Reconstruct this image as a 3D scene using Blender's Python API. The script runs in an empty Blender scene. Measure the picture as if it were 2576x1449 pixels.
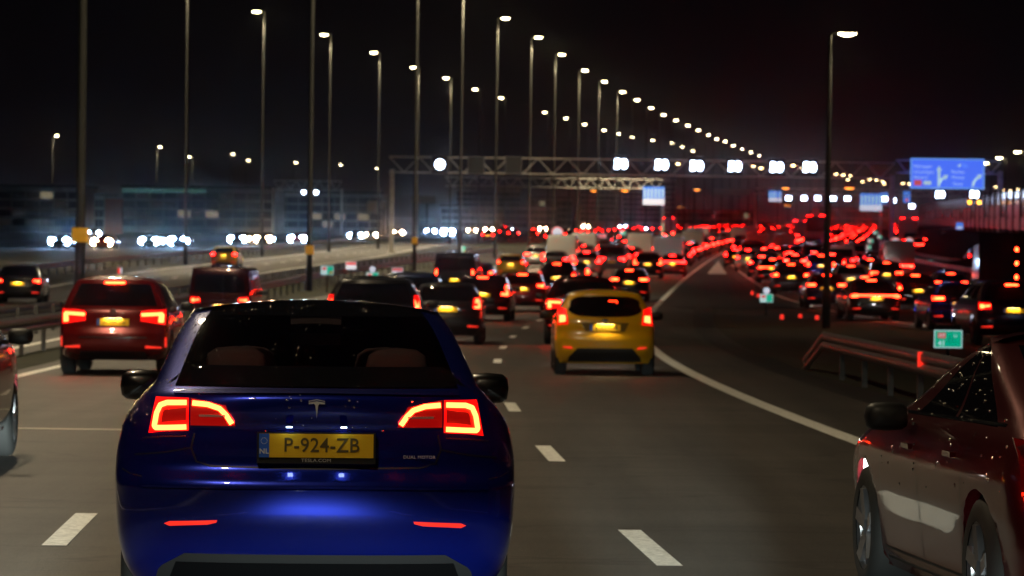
import bpy, bmesh, math, random
import numpy as np
from mathutils import Matrix, Vector
random.seed(7)
S = bpy.context.scene
COL = S.collection

# ------------------------------------------------------------------ camera
# everything below is measured in metres; CZ is the eye height above the flat land the road descends to
F, CX, CY = 9450.0, 1288.0, 724.5          # focal length and centre in pixels of a 2576 wide picture
PITCH, ROLL = 182.5 / F, 0.0125
ST = [-400, -100, -20, 0, 5, 10, 15, 20, 25, 30, 35, 40, 45, 50, 55, 60, 65] + list(range(70, 210, 5)) + \
     list(range(210, 420, 10)) + list(range(420, 1000, 20)) + list(range(1000, 2000, 50)) + [2200, 2600, 3200, 4500]
def _drop(y):
    if y < 65: return 1.77 + .0147 * max(y, -20)
    t = min(y - 65, 139.)
    return 1.77 + .0147 * 65 + .0147 * t - .0147 * t * t / 278.
CZ = _drop(5000)
SG = [CZ - _drop(y) for y in ST]
def G(y): return float(np.interp(y, ST, SG))
def slope(y): return (G(y + 2) - G(y - 2)) / 4

cam_d = bpy.data.cameras.new('camera'); cam = bpy.data.objects.new('camera', cam_d); COL.objects.link(cam)
cam_d.sensor_width = 36; cam_d.lens = 36 * F / 2576; cam_d.clip_start = .5; cam_d.clip_end = 9000
CM = Matrix.Rotation(math.pi / 2 - PITCH, 3, 'X') @ Matrix.Rotation(ROLL, 3, 'Z')
cam.matrix_world = Matrix.Translation((0, 0, CZ)) @ CM.to_4x4()
cam_d.dof.use_dof = True; cam_d.dof.focus_distance = 17.5; cam_d.dof.aperture_fstop = 7.5
S.camera = cam

# ------------------------------------------------------------------ night sky, exposure
W = bpy.data.worlds.new('World'); S.world = W; W.use_nodes = True
nt = W.node_tree; bg = nt.nodes['Background']
tc = nt.nodes.new('ShaderNodeTexCoord'); sx = nt.nodes.new('ShaderNodeSeparateXYZ'); cr = nt.nodes.new('ShaderNodeValToRGB')
nt.links.new(tc.outputs['Generated'], sx.inputs[0]); nt.links.new(sx.outputs['Z'], cr.inputs[0]); nt.links.new(cr.outputs[0], bg.inputs[0])
cr.color_ramp.elements[0].position = 0.0; cr.color_ramp.elements[0].color = (.0046, .0032, .0038, 1)
cr.color_ramp.elements[1].position = .5; cr.color_ramp.elements[1].color = (.0004, .0004, .0007, 1)
e = cr.color_ramp.elements.new(.03); e.color = (.0018, .0013, .0018, 1)
e = cr.color_ramp.elements.new(.08); e.color = (.0006, .0005, .0008, 1)
bg.inputs[1].default_value = 1.0
S.view_settings.view_transform = 'Standard'; S.view_settings.look = 'None'
S.view_settings.exposure = 0.0; S.view_settings.gamma = 1.0
S.render.engine = 'CYCLES'
HAZE = .00011
try:
    S.cycles.use_denoising = True; S.cycles.denoiser = 'OPENIMAGEDENOISE'
    S.cycles.use_light_tree = True
    S.cycles.max_bounces = 6; S.cycles.diffuse_bounces = 2; S.cycles.glossy_bounces = 4
    S.cycles.transmission_bounces = 6; S.cycles.transparent_max_bounces = 12
    S.cycles.sample_clamp_indirect = 4.0; S.cycles.caustics_reflective = False; S.cycles.caustics_refractive = False
except Exception as ex:
    print(ex)

# ------------------------------------------------------------------ picture <-> place
def ray(px, py):
    return (CM @ Vector(((px - CX) / F, -(py - CY) / F, -1))).normalized()
def on_ground(px, py, h=0.0):
    d = ray(px, py); lo = None; y = 4.0; prev = CZ
    while y < 3000:
        z = CZ + d.z / d.y * y - G(y) - h
        if z <= 0:
            a, b = y / 1.01 - .1, y
            for _ in range(40):
                m = (a + b) / 2
                if CZ + d.z / d.y * m - G(m) - h > 0: a = m
                else: b = m
            return Vector((d.x / d.y * b, b, G(b)))
        y = y * 1.01 + .1
    return Vector((d.x / d.y * 2500, 2500, 0))
def at_depth(px, py, y):
    d = ray(px, py); return Vector((d.x / d.y * y, y, CZ + d.z / d.y * y))
def at_rise(px, py, hc):                       # point that stands hc metres above the eye
    d = ray(px, py); k = hc / d.z; return Vector((d.x * k, d.y * k, CZ + hc))

# road alignment: c(y) is the dashed line right of the blue car
_ys = np.arange(-60, 3001, 1.0)
_HT = [(-60, -.092), (-20, -.092), (72, 0), (120, .047), (150, .054), (190, .061), (240, .066), (300, .068), (370, .072), (500, .085), (650, .1), (3000, .1)]
def _hd(y): return float(np.interp(y, [q[0] for q in _HT], [q[1] for q in _HT]))
_hv = np.array([_hd(v) for v in _ys]); _cv = np.cumsum(_hv); _cv = _cv - np.interp(72, _ys, _cv) - .26
def c(y): return float(np.interp(y, _ys, _cv))
def ch(y): return float(np.interp(y, _ys, _hv))
def tab(pts):
    a = np.array(pts, float); xs, vs = a[:, 0], a[:, 1]
    g = np.arange(xs[0], xs[-1] + .5, 2.0); v = np.interp(g, xs, vs); k = np.ones(17) / 17
    v = np.convolve(np.pad(v, 8, mode='reflect', reflect_type='odd'), k, 'valid')
    return lambda y: float(np.interp(y, g, v))
RLn = tab([(-20, 24), (60, 16.6), (108, 13.4), (143, 12.2), (183, 12.7), (219, 14.15), (259, 15.7), (333, 19.0), (400, c(400) + 3.4), (3000, c(3000) + 3.4)])
LCc = tab([(-20, -9.5), (40, -13.2), (105, -14.6), (180, -18.6), (236, -19.0), (324, -15.4), (450, c(450) - 36), (3000, c(3000) - 36)])
OPc = lambda y: -52.6 + .105 * (y - 430)
MBo = tab([(-20, -9.0), (60, -9.0), (90, -9.6), (189, -14.6), (357, -16.5), (3000, -16.5)])   # median rail, offset from c
def hd(fn, y): return (fn(y + 3) - fn(y - 3)) / 6

# ------------------------------------------------------------------ helpers
def N(mat, t, **kw):
    n = mat.node_tree.nodes.new(t)
    for k, v in kw.items():
        if k in n.inputs: n.inputs[k].default_value = v
        else: setattr(n, k, v)
    return n
def mat(name, col, rough=.5, metal=0., coat=0., emit=None, es=1., spec=.5, noise=None, sample=None, trans=None):
    m = bpy.data.materials.new(name); m.use_nodes = True
    b = m.node_tree.nodes['Principled BSDF']
    b.inputs['Base Color'].default_value = (*col, 1); b.inputs['Roughness'].default_value = rough
    b.inputs['Metallic'].default_value = metal; b.inputs['Coat Weight'].default_value = coat
    b.inputs['Coat Roughness'].default_value = .04; b.inputs['Specular IOR Level'].default_value = spec
    if emit: b.inputs['Emission Color'].default_value = (*emit, 1); b.inputs['Emission Strength'].default_value = es
    if noise:                                   # (scale, amount, bump)
        t = N(m, 'ShaderNodeTexCoord'); nz = N(m, 'ShaderNodeTexNoise', Scale=noise[0], Detail=6.0, Roughness=.6)
        m.node_tree.links.new(t.outputs['Object'], nz.inputs['Vector'])
        r = N(m, 'ShaderNodeMapRange'); r.inputs[1].default_value = .3; r.inputs[2].default_value = .7
        r.inputs[3].default_value = 1 - noise[1]; r.inputs[4].default_value = 1 + noise[1]
        m.node_tree.links.new(nz.outputs[0], r.inputs[0])
        mx = N(m, 'ShaderNodeVectorMath', operation='SCALE'); mx.inputs[0].default_value = col
        m.node_tree.links.new(r.outputs[0], mx.inputs['Scale']); m.node_tree.links.new(mx.outputs[0], b.inputs['Base Color'])
        if noise[2]:
            bp = N(m, 'ShaderNodeBump', Strength=noise[2], Distance=.01)
            m.node_tree.links.new(nz.outputs[0], bp.inputs['Height']); m.node_tree.links.new(bp.outputs[0], b.inputs['Normal'])
    if sample: m.cycles.emission_sampling = sample
    return m
def glow(name, col, s, sample=None):
    return mat(name, (0.01, .01, .01), .4, emit=col, es=s, sample=sample)
def mesh(name, vs, fs, m=None, smooth=False, sharp=None):
    me = bpy.data.meshes.new(name); me.from_pydata([tuple(v) for v in vs], [], fs); me.update()
    if m is not None: me.materials.append(m)
    if smooth:
        me.polygons.foreach_set('use_smooth', [True] * len(me.polygons))
        if sharp:
            try: me.set_sharp_from_angle(angle=math.radians(sharp))
            except Exception: pass
    return me
def ob(name, me, parent=None, loc=None, rot=None, label=None, cat=None, group=None, kind=None, m=None):
    o = bpy.data.objects.new(name, me); COL.objects.link(o)
    if parent is not None: o.parent = parent
    if loc is not None: o.location = loc
    if rot is not None: o.rotation_euler = rot
    if label: o['label'] = label
    if cat: o['category'] = cat
    if group: o['group'] = group
    if kind: o['kind'] = kind
    if m is not None and o.material_slots:
        o.material_slots[0].link = 'OBJECT'; o.material_slots[0].material = m
    return o
def empty(name, loc, rz=0, **kw):
    o = ob(name, None, **kw); o.location = loc; o.rotation_euler = (0, 0, rz); o.empty_display_size = .2; return o
class MB:
    def __init__(s): s.v = []; s.f = []
    def add(s, vs, fs):
        n = len(s.v); s.v += [tuple(v) for v in vs]; s.f += [tuple(i + n for i in f) for f in fs]; return s
    def box(s, x0, x1, y0, y1, z0, z1):
        return s.add([(x0, y0, z0), (x1, y0, z0), (x1, y1, z0), (x0, y1, z0), (x0, y0, z1), (x1, y0, z1), (x1, y1, z1), (x0, y1, z1)],
                     [(0, 3, 2, 1), (4, 5, 6, 7), (0, 1, 5, 4), (1, 2, 6, 5), (2, 3, 7, 6), (3, 0, 4, 7)])
    def beam(s, p, q, w, h=None):
        p, q = Vector(p), Vector(q); d = (q - p).normalized(); h = h or w
        u = d.cross(Vector((0, 0, 1)));
        if u.length < 1e-4: u = Vector((1, 0, 0))
        u.normalize(); n = u.cross(d)
        a = [p + u * i * w / 2 + n * j * h / 2 for i, j in ((-1, -1), (1, -1), (1, 1), (-1, 1))]
        b = [q + u * i * w / 2 + n * j * h / 2 for i, j in ((-1, -1), (1, -1), (1, 1), (-1, 1))]
        return s.add(a + b, [(0, 1, 2, 3), (7, 6, 5, 4), (0, 4, 5, 1), (1, 5, 6, 2), (2, 6, 7, 3), (3, 7, 4, 0)])
    def tube(s, pts, rs, n=8, cap=True):
        rings = []
        for i, (p, r) in enumerate(zip(pts, rs)):
            p = Vector(p); a = Vector(pts[max(i - 1, 0)]); b = Vector(pts[min(i + 1, len(pts) - 1)]); d = (b - a).normalized()
            u = d.cross(Vector((0, 1, 0)));
            if u.length < 1e-3: u = d.cross(Vector((1, 0, 0)))
            u.normalize(); w = d.cross(u)
            rings.append([p + (u * math.cos(t) + w * math.sin(t)) * r for t in [2 * math.pi * k / n for k in range(n)]])
        vs = [v for r in rings for v in r]; fs = []
        for i in range(len(rings) - 1):
            for k in range(n): fs.append((i * n + k, i * n + (k + 1) % n, (i + 1) * n + (k + 1) % n, (i + 1) * n + k))
        if cap: fs += [tuple(range(n))[::-1], tuple((len(rings) - 1) * n + k for k in range(n))]
        return s.add(vs, fs)
    def lathe_x(s, prof, n=24, cx=0, cy=0, cz=0):            # profile (x, r) turned about the x axis
        vs = [(cx + x, cy + r * math.cos(2 * math.pi * k / n), cz + r * math.sin(2 * math.pi * k / n)) for x, r in prof for k in range(n)]
        fs = [(i * n + k, i * n + (k + 1) % n, (i + 1) * n + (k + 1) % n, (i + 1) * n + k) for i in range(len(prof) - 1) for k in range(n)]
        return s.add(vs, fs)
    def disc(s, cx, cy, cz, r, n=20):                        # flat disc facing -y
        return s.add([(cx + r * math.cos(2 * math.pi * k / n), cy, cz + r * math.sin(2 * math.pi * k / n)) for k in range(n)], [tuple(range(n))])
    def quad(s, x0, x1, z0, z1, y): return s.add([(x0, y, z0), (x1, y, z0), (x1, y, z1), (x0, y, z1)], [(0, 1, 2, 3)])
    def me(s, name, m=None, smooth=False, sharp=40): return mesh(name, s.v, s.f, m, smooth, sharp)
def text(body, size, m, parent, loc, name='lettering', align='CENTER', rz=0, sx=1., ext=.0015, bold=0.):
    cu = bpy.data.curves.new('t', 'FONT'); cu.body = body; cu.size = size; cu.align_x = align; cu.align_y = 'CENTER'
    cu.extrude = ext; cu.offset = bold; cu.resolution_u = 3; cu.space_character = 1.05
    t = bpy.data.objects.new('t', cu); COL.objects.link(t)
    me = bpy.data.meshes.new_from_object(t.evaluated_get(bpy.context.evaluated_depsgraph_get()))
    bpy.data.objects.remove(t); me.materials.clear(); me.materials.append(m)
    o = ob(name, me, parent, loc, (math.pi / 2, 0, rz)); o.scale = (sx, 1, 1); return o

# ------------------------------------------------------------------ materials
def asphalt(name, base, warm, seed):
    m = bpy.data.materials.new(name); m.use_nodes = True; nt = m.node_tree; b = nt.nodes['Principled BSDF']
    t = N(m, 'ShaderNodeTexCoord'); L = nt.links.new
    mp = N(m, 'ShaderNodeMapping'); mp.inputs['Location'].default_value = (seed, seed, 0); L(t.outputs['Object'], mp.inputs[0])
    fine = N(m, 'ShaderNodeTexNoise', Scale=32.0, Detail=5.0, Roughness=.8); L(mp.outputs[0], fine.inputs['Vector'])
    grit = N(m, 'ShaderNodeTexVoronoi', Scale=70.0); L(mp.outputs[0], grit.inputs['Vector'])
    st = N(m, 'ShaderNodeMapping'); st.inputs['Scale'].default_value = (1.3, .07, 1); L(mp.outputs[0], st.inputs[0])
    streak = N(m, 'ShaderNodeTexNoise', Scale=1.1, Detail=5.0, Roughness=.6); L(st.outputs[0], streak.inputs['Vector'])
    tr = N(m, 'ShaderNodeMapping'); tr.inputs['Scale'].default_value = (.12, 1.6, 1); L(mp.outputs[0], tr.inputs[0])
    patch = N(m, 'ShaderNodeTexNoise', Scale=.55, Detail=5.0, Roughness=.62); L(tr.outputs[0], patch.inputs['Vector'])
    a1 = N(m, 'ShaderNodeMath', operation='MULTIPLY_ADD'); a1.inputs[1].default_value = 2.2; a1.inputs[2].default_value = -.1; L(fine.outputs[0], a1.inputs[0])
    a2 = N(m, 'ShaderNodeMath', operation='MULTIPLY_ADD'); a2.inputs[1].default_value = 1.7; a2.inputs[2].default_value = .15; L(streak.outputs[0], a2.inputs[0])
    a3 = N(m, 'ShaderNodeMath', operation='MULTIPLY_ADD'); a3.inputs[1].default_value = 1.0; a3.inputs[2].default_value = .5; L(patch.outputs[0], a3.inputs[0])
    p1 = N(m, 'ShaderNodeMath', operation='MULTIPLY'); L(a1.outputs[0], p1.inputs[0]); L(a2.outputs[0], p1.inputs[1])
    p2 = N(m, 'ShaderNodeMath', operation='MULTIPLY'); L(p1.outputs[0], p2.inputs[0]); L(a3.outputs[0], p2.inputs[1])
    # thin dark cracks that run across the lane
    cm = N(m, 'ShaderNodeMapping'); cm.inputs['Scale'].default_value = (.16, .5, 1); L(mp.outputs[0], cm.inputs[0])
    wv = N(m, 'ShaderNodeTexNoise', Scale=.9, Detail=3.0); L(cm.outputs[0], wv.inputs['Vector'])
    ab = N(m, 'ShaderNodeMath', operation='SUBTRACT'); ab.inputs[1].default_value = .5; L(wv.outputs[0], ab.inputs[0])
    ac = N(m, 'ShaderNodeMath', operation='ABSOLUTE'); L(ab.outputs[0], ac.inputs[0])
    cr = N(m, 'ShaderNodeMapRange'); cr.inputs[1].default_value = .0; cr.inputs[2].default_value = .008; cr.inputs[3].default_value = .55; cr.inputs[4].default_value = 1.0
    L(ac.outputs[0], cr.inputs[0])
    p3 = N(m, 'ShaderNodeMath', operation='MULTIPLY'); L(p2.outputs[0], p3.inputs[0]); L(cr.outputs[0], p3.inputs[1])
    sc = N(m, 'ShaderNodeVectorMath', operation='SCALE'); sc.inputs[0].default_value = (base * warm, base, base / warm)
    L(p3.outputs[0], sc.inputs['Scale']); L(sc.outputs[0], b.inputs['Base Color'])
    b.inputs['Roughness'].default_value = .62; b.inputs['Specular IOR Level'].default_value = .35
    bp = N(m, 'ShaderNodeBump', Strength=.35, Distance=.008); L(grit.outputs['Distance'], bp.inputs['Height']); L(bp.outputs[0], b.inputs['Normal'])
    return m
M = {}
M['asphalt'] = asphalt('asphalt', .056, 1.12, 0); M['asphalt2'] = asphalt('asphalt_side', .055, 1.06, 40)
M['shoulder'] = asphalt('asphalt_shoulder', .020, 1.05, 90)
M['grass'] = mat('verge_grass', (.018, .020, .008), .95, noise=(1.3, .6, .6))
M['line'] = mat('road_paint', (.80, .79, .74), .55, noise=(22, .38, .2))
M['joint'] = mat('joint_steel', (.45, .42, .34), .4, .3)
M['steel'] = mat('galvanised_steel', (.20, .20, .21), .42, .75, noise=(4, .25, 0))
M['pole'] = mat('pole_steel', (.024, .025, .021), .7, .0, noise=(3, .2, 0))
M['gantry'] = mat('gantry_steel', (.72, .70, .62), .5, .0, noise=(2, .2, 0))
M['tarp'] = mat('dark_tarpaulin', (.006, .006, .007), 1., spec=0.)
M['black'] = mat('black_plastic', (.012, .012, .013), .5)
M['trim'] = mat('grey_plastic', (.028, .028, .03), .45)
M['rubber'] = mat('tyre_rubber', (.016, .016, .016), .75)
M['rim'] = mat('rim_alloy', (.34, .34, .36), .3, .9)
M['badge'] = mat('badge_metal', (.85, .85, .87), .3, .35)
M['chrome'] = mat('chrome', (.75, .75, .77), .12, 1.)
M['glass'] = mat('tinted_glass', (.006, .006, .008), .04, spec=.6)
M['seat'] = mat('seat_fabric', (.40, .35, .32), .8); M['darkseat'] = mat('dark_seat', (.03, .03, .03), .8)
M['yellow'] = mat('plate_yellow', (.85, .50, .015), .45); M['platetxt'] = mat('plate_black', (.02, .02, .02), .5)
M['plateblue'] = mat('plate_blue', (.03, .13, .62), .45); M['white'] = mat('white_paint', (.75, .75, .74), .5)
M['lens'] = glow('tail_lens', (1., .003, .002), 1.5); M['lensdim'] = glow('tail_lens_dim', (1., .003, .002), .28)
M['core'] = glow('tail_core', (1., .022, .006), 42.0); M['coreb'] = glow('brake_core', (1., .018, .004), 70.0)
M['cored'] = glow('tail_core_soft', (1., .03, .005), 6.)
M['lensF'] = glow('far_tail_lens', (1., .002, .0015), 9., 'NONE'); M['coreF'] = glow('far_tail_core', (1., .004, .003), 130.0)
M['coreFb'] = glow('far_brake_core', (1., .0045, .0022), 260.0)
M['lensoff'] = mat('unlit_lens', (.25, .005, .005), .15, coat=1.)
M['refl'] = glow('reflector_lit', (1., .03, .015), 1.1)  # reflectors emit in place of light thrown back
M['hlw'] = glow('headlight_cool', (.36, .62, 1.), 300.); M['hly'] = glow('headlight_warm', (1., .62, .34), 200.)
M['hln'] = glow('headlight_near', (.95, .97, 1.), 30., 'NONE')
M['platelamp'] = glow('plate_lamp', (.62, .80, 1.), 14.)
M['platelampW'] = glow('plate_lamp_warm', (1., .78, .45), 55.)
M['lamp'] = glow('street_lamp_lens', (1., .82, .46), 50.); M['lampfar'] = glow('far_lamp', (1., .72, .32), 30., 'NONE')
M['lamporange'] = glow('orange_lamp', (1., .28, .03), 5., 'NONE')
M['led'] = glow('matrix_led', (.60, .74, 1.), 26.); M['amber'] = glow('amber_flasher', (1., .40, .03), 8., 'NONE')
M['ledframe'] = mat('matrix_housing', (.02, .022, .03), .4)
M['signblue'] = mat('sign_blue', (.03, .10, .55), .5, emit=(.060, .14, .80), es=1.15, sample='NONE')  # sign faces emit, standing in for headlight glow thrown back by the sheeting
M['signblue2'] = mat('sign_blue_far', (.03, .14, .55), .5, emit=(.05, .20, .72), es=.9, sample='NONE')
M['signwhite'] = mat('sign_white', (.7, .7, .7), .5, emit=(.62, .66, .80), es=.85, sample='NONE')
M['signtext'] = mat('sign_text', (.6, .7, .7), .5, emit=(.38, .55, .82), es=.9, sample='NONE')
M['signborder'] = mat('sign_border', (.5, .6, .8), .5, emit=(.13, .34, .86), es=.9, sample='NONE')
M['signgreen'] = mat('sign_green', (.0, .35, .22), .5, emit=(.0, .44, .27), es=.75, sample='NONE')  # green plates glow by emission too, for returned headlight glow
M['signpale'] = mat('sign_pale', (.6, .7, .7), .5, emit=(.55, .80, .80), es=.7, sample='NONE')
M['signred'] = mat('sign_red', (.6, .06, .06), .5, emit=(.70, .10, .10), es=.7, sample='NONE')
M['bollardyellow'] = mat('pole_plate', (.85, .42, .01), .5, emit=(.6, .26, .01), es=.35, sample='NONE')  # tag emits like the sign faces, though no lamp
M['wall'] = mat('building_wall', (.26, .25, .22), .8, noise=(.4, .3, 0)); M['wall2'] = mat('concrete_wall', (.4, .38, .36), .8, noise=(.5, .3, 0))
M['panedark'] = mat('dark_pane', (.02, .022, .025), .15)
M['panelit'] = glow('lit_pane', (1., .85, .52), .16, 'NONE'); M['panedim'] = glow('dim_pane', (1., .82, .52), .006, 'NONE')
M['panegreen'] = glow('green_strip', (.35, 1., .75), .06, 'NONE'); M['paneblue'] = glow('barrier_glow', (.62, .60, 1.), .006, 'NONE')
M['banner'] = mat('red_banner', (.30, .05, .02), .7)
def paint(name, col, metal=.35, rough=.32): return mat('paint_' + name, col, rough, metal, coat=1.)
P = dict(maroon=paint('maroon', (.12, .006, .009), .6, .34), black=paint('black', (.008, .008, .009)), grey=paint('grey', (.06, .062, .066)), silver=paint('silver', (.34, .34, .35)),
         white=paint('white', (.62, .61, .59), 0), navy=paint('navy', (.012, .02, .07)), red=paint('red', (.17, .006, .007), .3, .26),
         dred=paint('dark_red', (.055, .004, .005), .3, .26), yellow=paint('yellow', (.95, .49, .008), .0, .34), taxi=paint('ochre', (.66, .40, .015), .05),
         blue=paint('blue', (.004, .017, .34), .70, .26), dark=paint('anthracite', (.030, .006, .008), .3, .14))

# ------------------------------------------------------------------ the land and the roads
def span(y0, y1):
    return [y0] + [y for y in ST if y0 + .01 < y < y1 - .01] + [y1]
def strip(name, fl, fr, y0, y1, lift, m, kind='structure', parent=None, nx=1):
    ys = span(y0, y1); vs, fs = [], []
    for y in ys:
        a, b = fl(y), fr(y)
        for k in range(nx + 1): vs.append((a + (b - a) * k / nx, y, G(y) + lift))
    for i in range(len(ys) - 1):
        for k in range(nx): q = i * (nx + 1) + k; fs.append((q, q + 1, q + nx + 2, q + nx + 1))
    return ob(name, mesh(name, vs, fs, m), parent, kind=kind)
g = strip('ground', lambda y: -2500, lambda y: 2500, -400, 4500, 0, M['grass'])
main_road = strip('main_carriageway', lambda y: c(y) + max(MBo(y) + 1.2, -11.5 if y > 90 else -8.4), lambda y: c(y) + (4.9 if y < 150 else 3.6), -60, 2600, .03, M['asphalt'])
gore = strip('gore_pavement', lambda y: c(y) + 3.0, lambda y: max(RLn(y) - .2, c(y) + 3.1), 150, 399, .025, M['shoulder'])
strip('shoulder_verge_strip', lambda y: c(y) + 4.9, lambda y: c(y) + 5.6, 5, 150, .02, M['shoulder'])
right_road = strip('right_carriageway', lambda y: max(RLn(y) - .9, c(y) + 3.61), lambda y: RLn(y) + 13.5, 0, 2600, .028, M['asphalt2'])
strip('slip_road', lambda y: RLn(y) + 18.5, lambda y: RLn(y) + 28, 120, 2600, .022, M['asphalt2'])
left_road = strip('left_carriageway', lambda y: LCc(y) - 4.6, lambda y: LCc(y) + 4.4, -20, 2600, .022, M['asphalt2'])
opp_road = strip('oncoming_carriageway', lambda y: OPc(y) - 10, lambda y: OPc(y) + 9, 150, 2600, .022, M['asphalt2'])
def marking(name, fn, y0, y1, w, parent, lift=.036):
    strip(name, lambda y: fn(y) - w / 2, lambda y: fn(y) + w / 2, y0, y1, lift, M['line'], None, parent)
for k in range(45):
    y = 22.2 + 12.05 * (k - 1)
    marking('lane_dash', c, y, y + 3.05, .155 if y < 200 else .2, main_road)
    marking('lane_dash', lambda v: c(v) - 3.72, y + 1., y + 4.05, .155 if y < 200 else .2, main_road)
marking('edge_line', lambda v: c(v) + 3.36, 5, 400, .24, main_road)
marking('edge_line', lambda v: c(v) - 7.5, 5, 600, .2, main_road)
marking('edge_line', RLn, 40, 400, .22, right_road)
marking('edge_line', lambda v: RLn(v) + 11.5, 60, 900, .2, right_road)
for k in range(25):
    y = 70 + 12 * k
    marking('lane_dash', lambda v: RLn(v) + 3.6, y, y + 3, .16, right_road); marking('lane_dash', lambda v: RLn(v) + 7.3, y + 4, y + 7, .16, right_road)
    marking('lane_dash', LCc, 100 + 12 * k, 103 + 12 * k, .16, left_road, .03)
marking('edge_line', lambda v: LCc(v) + 3.7, 60, 900, .2, left_road, .03); marking('edge_line', lambda v: LCc(v) - 3.7, 60, 900, .2, left_road, .03)
# painted nose of the gore: filled triangle with a dark margin inside the two edge lines
strip('gore_triangle', lambda y: c(y) + 4.15 + .3 * (345 - y) / 96, lambda y: max(RLn(y) - .75 - .3 * (345 - y) / 96, c(y) + 4.2), 249, 345, .04, M['line'], None, gore)
strip('expansion_joint', lambda y: c(y) - 7.3, lambda y: c(y) - .4, 39.6, 39.85, .037, M['joint'], None, main_road)

# ------------------------------------------------------------------ guard rails
M['poststeel'] = mat('post_steel', (.12, .12, .12), .6, .5, noise=(4, .3, 0))
post_me = MB().box(-.04, .04, -.05, .05, -.3, .70).me('post', M['poststeel'])
WB = [(.0, .45), (.045, .50), (.045, .56), (.0, .60), (.045, .64), (.045, .72), (.0, .77)]
def guardrail(fn, y0, y1, face, label, group, nrail=1, step=4.0, name='guard_rail', end=None):
    r = empty(name, (fn(y0), y0, G(y0)), label=label, cat='guard rail', group=group); o = Vector(r.location)
    ys = np.arange(y0, y1 + .1, 4.0 if y1 < 420 else 10.0)
    vs, fs = [], []; n = len(WB)
    for y in ys:
        dz = 0
        if end and y > y1 - end: dz = -.66 * (y - (y1 - end)) / end
        for a, z in WB: vs.append((fn(y) + face * (a + .07) - o.x, y - o.y, G(y) + z + dz - o.z))
    for i in range(len(ys) - 1):
        for k in range(n - 1): fs.append((i * n + k, i * n + k + 1, (i + 1) * n + k + 1, (i + 1) * n + k))
    ob('rail', mesh('rail', vs, fs, M['steel'], True, 50), r)
    y = y0 + 1
    while y < y1 - (end or 0):
        ob('post', post_me, r, (fn(y) - o.x, y - o.y, G(y) - o.z)); y += step
    return r
gl = 'steel guard rails beside the carriageways'
guardrail(lambda y: c(y) + MBo(y), 24, 340, 1, 'long steel guard rail left of the red cars on the median', gl)
guardrail(lambda y: c(y) + MBo(y) - 1.9, 24, 340, -1, 'second steel guard rail on the median behind the first', gl)
guardrail(lambda y: LCc(y) - 7.2, 90, 520, 1, 'guard rail below the oncoming headlights behind the yellow estate', gl, step=4.0)
guardrail(lambda y: 5.55 - .0006 * (y - 70), 22, 71, -1, 'guard rail with sloping end on the verge by the green sign', gl, step=4.0, end=5)
guardrail(lambda y: RLn(y) + 14.4, 110, 460, -1, 'dark red lit guard rail right of the right carriageway', gl, step=4.0)
guardrail(lambda y: RLn(y) + 17.6, 150, 460, 1, 'outer guard rail beside the slip road', gl, step=4.0)

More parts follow.
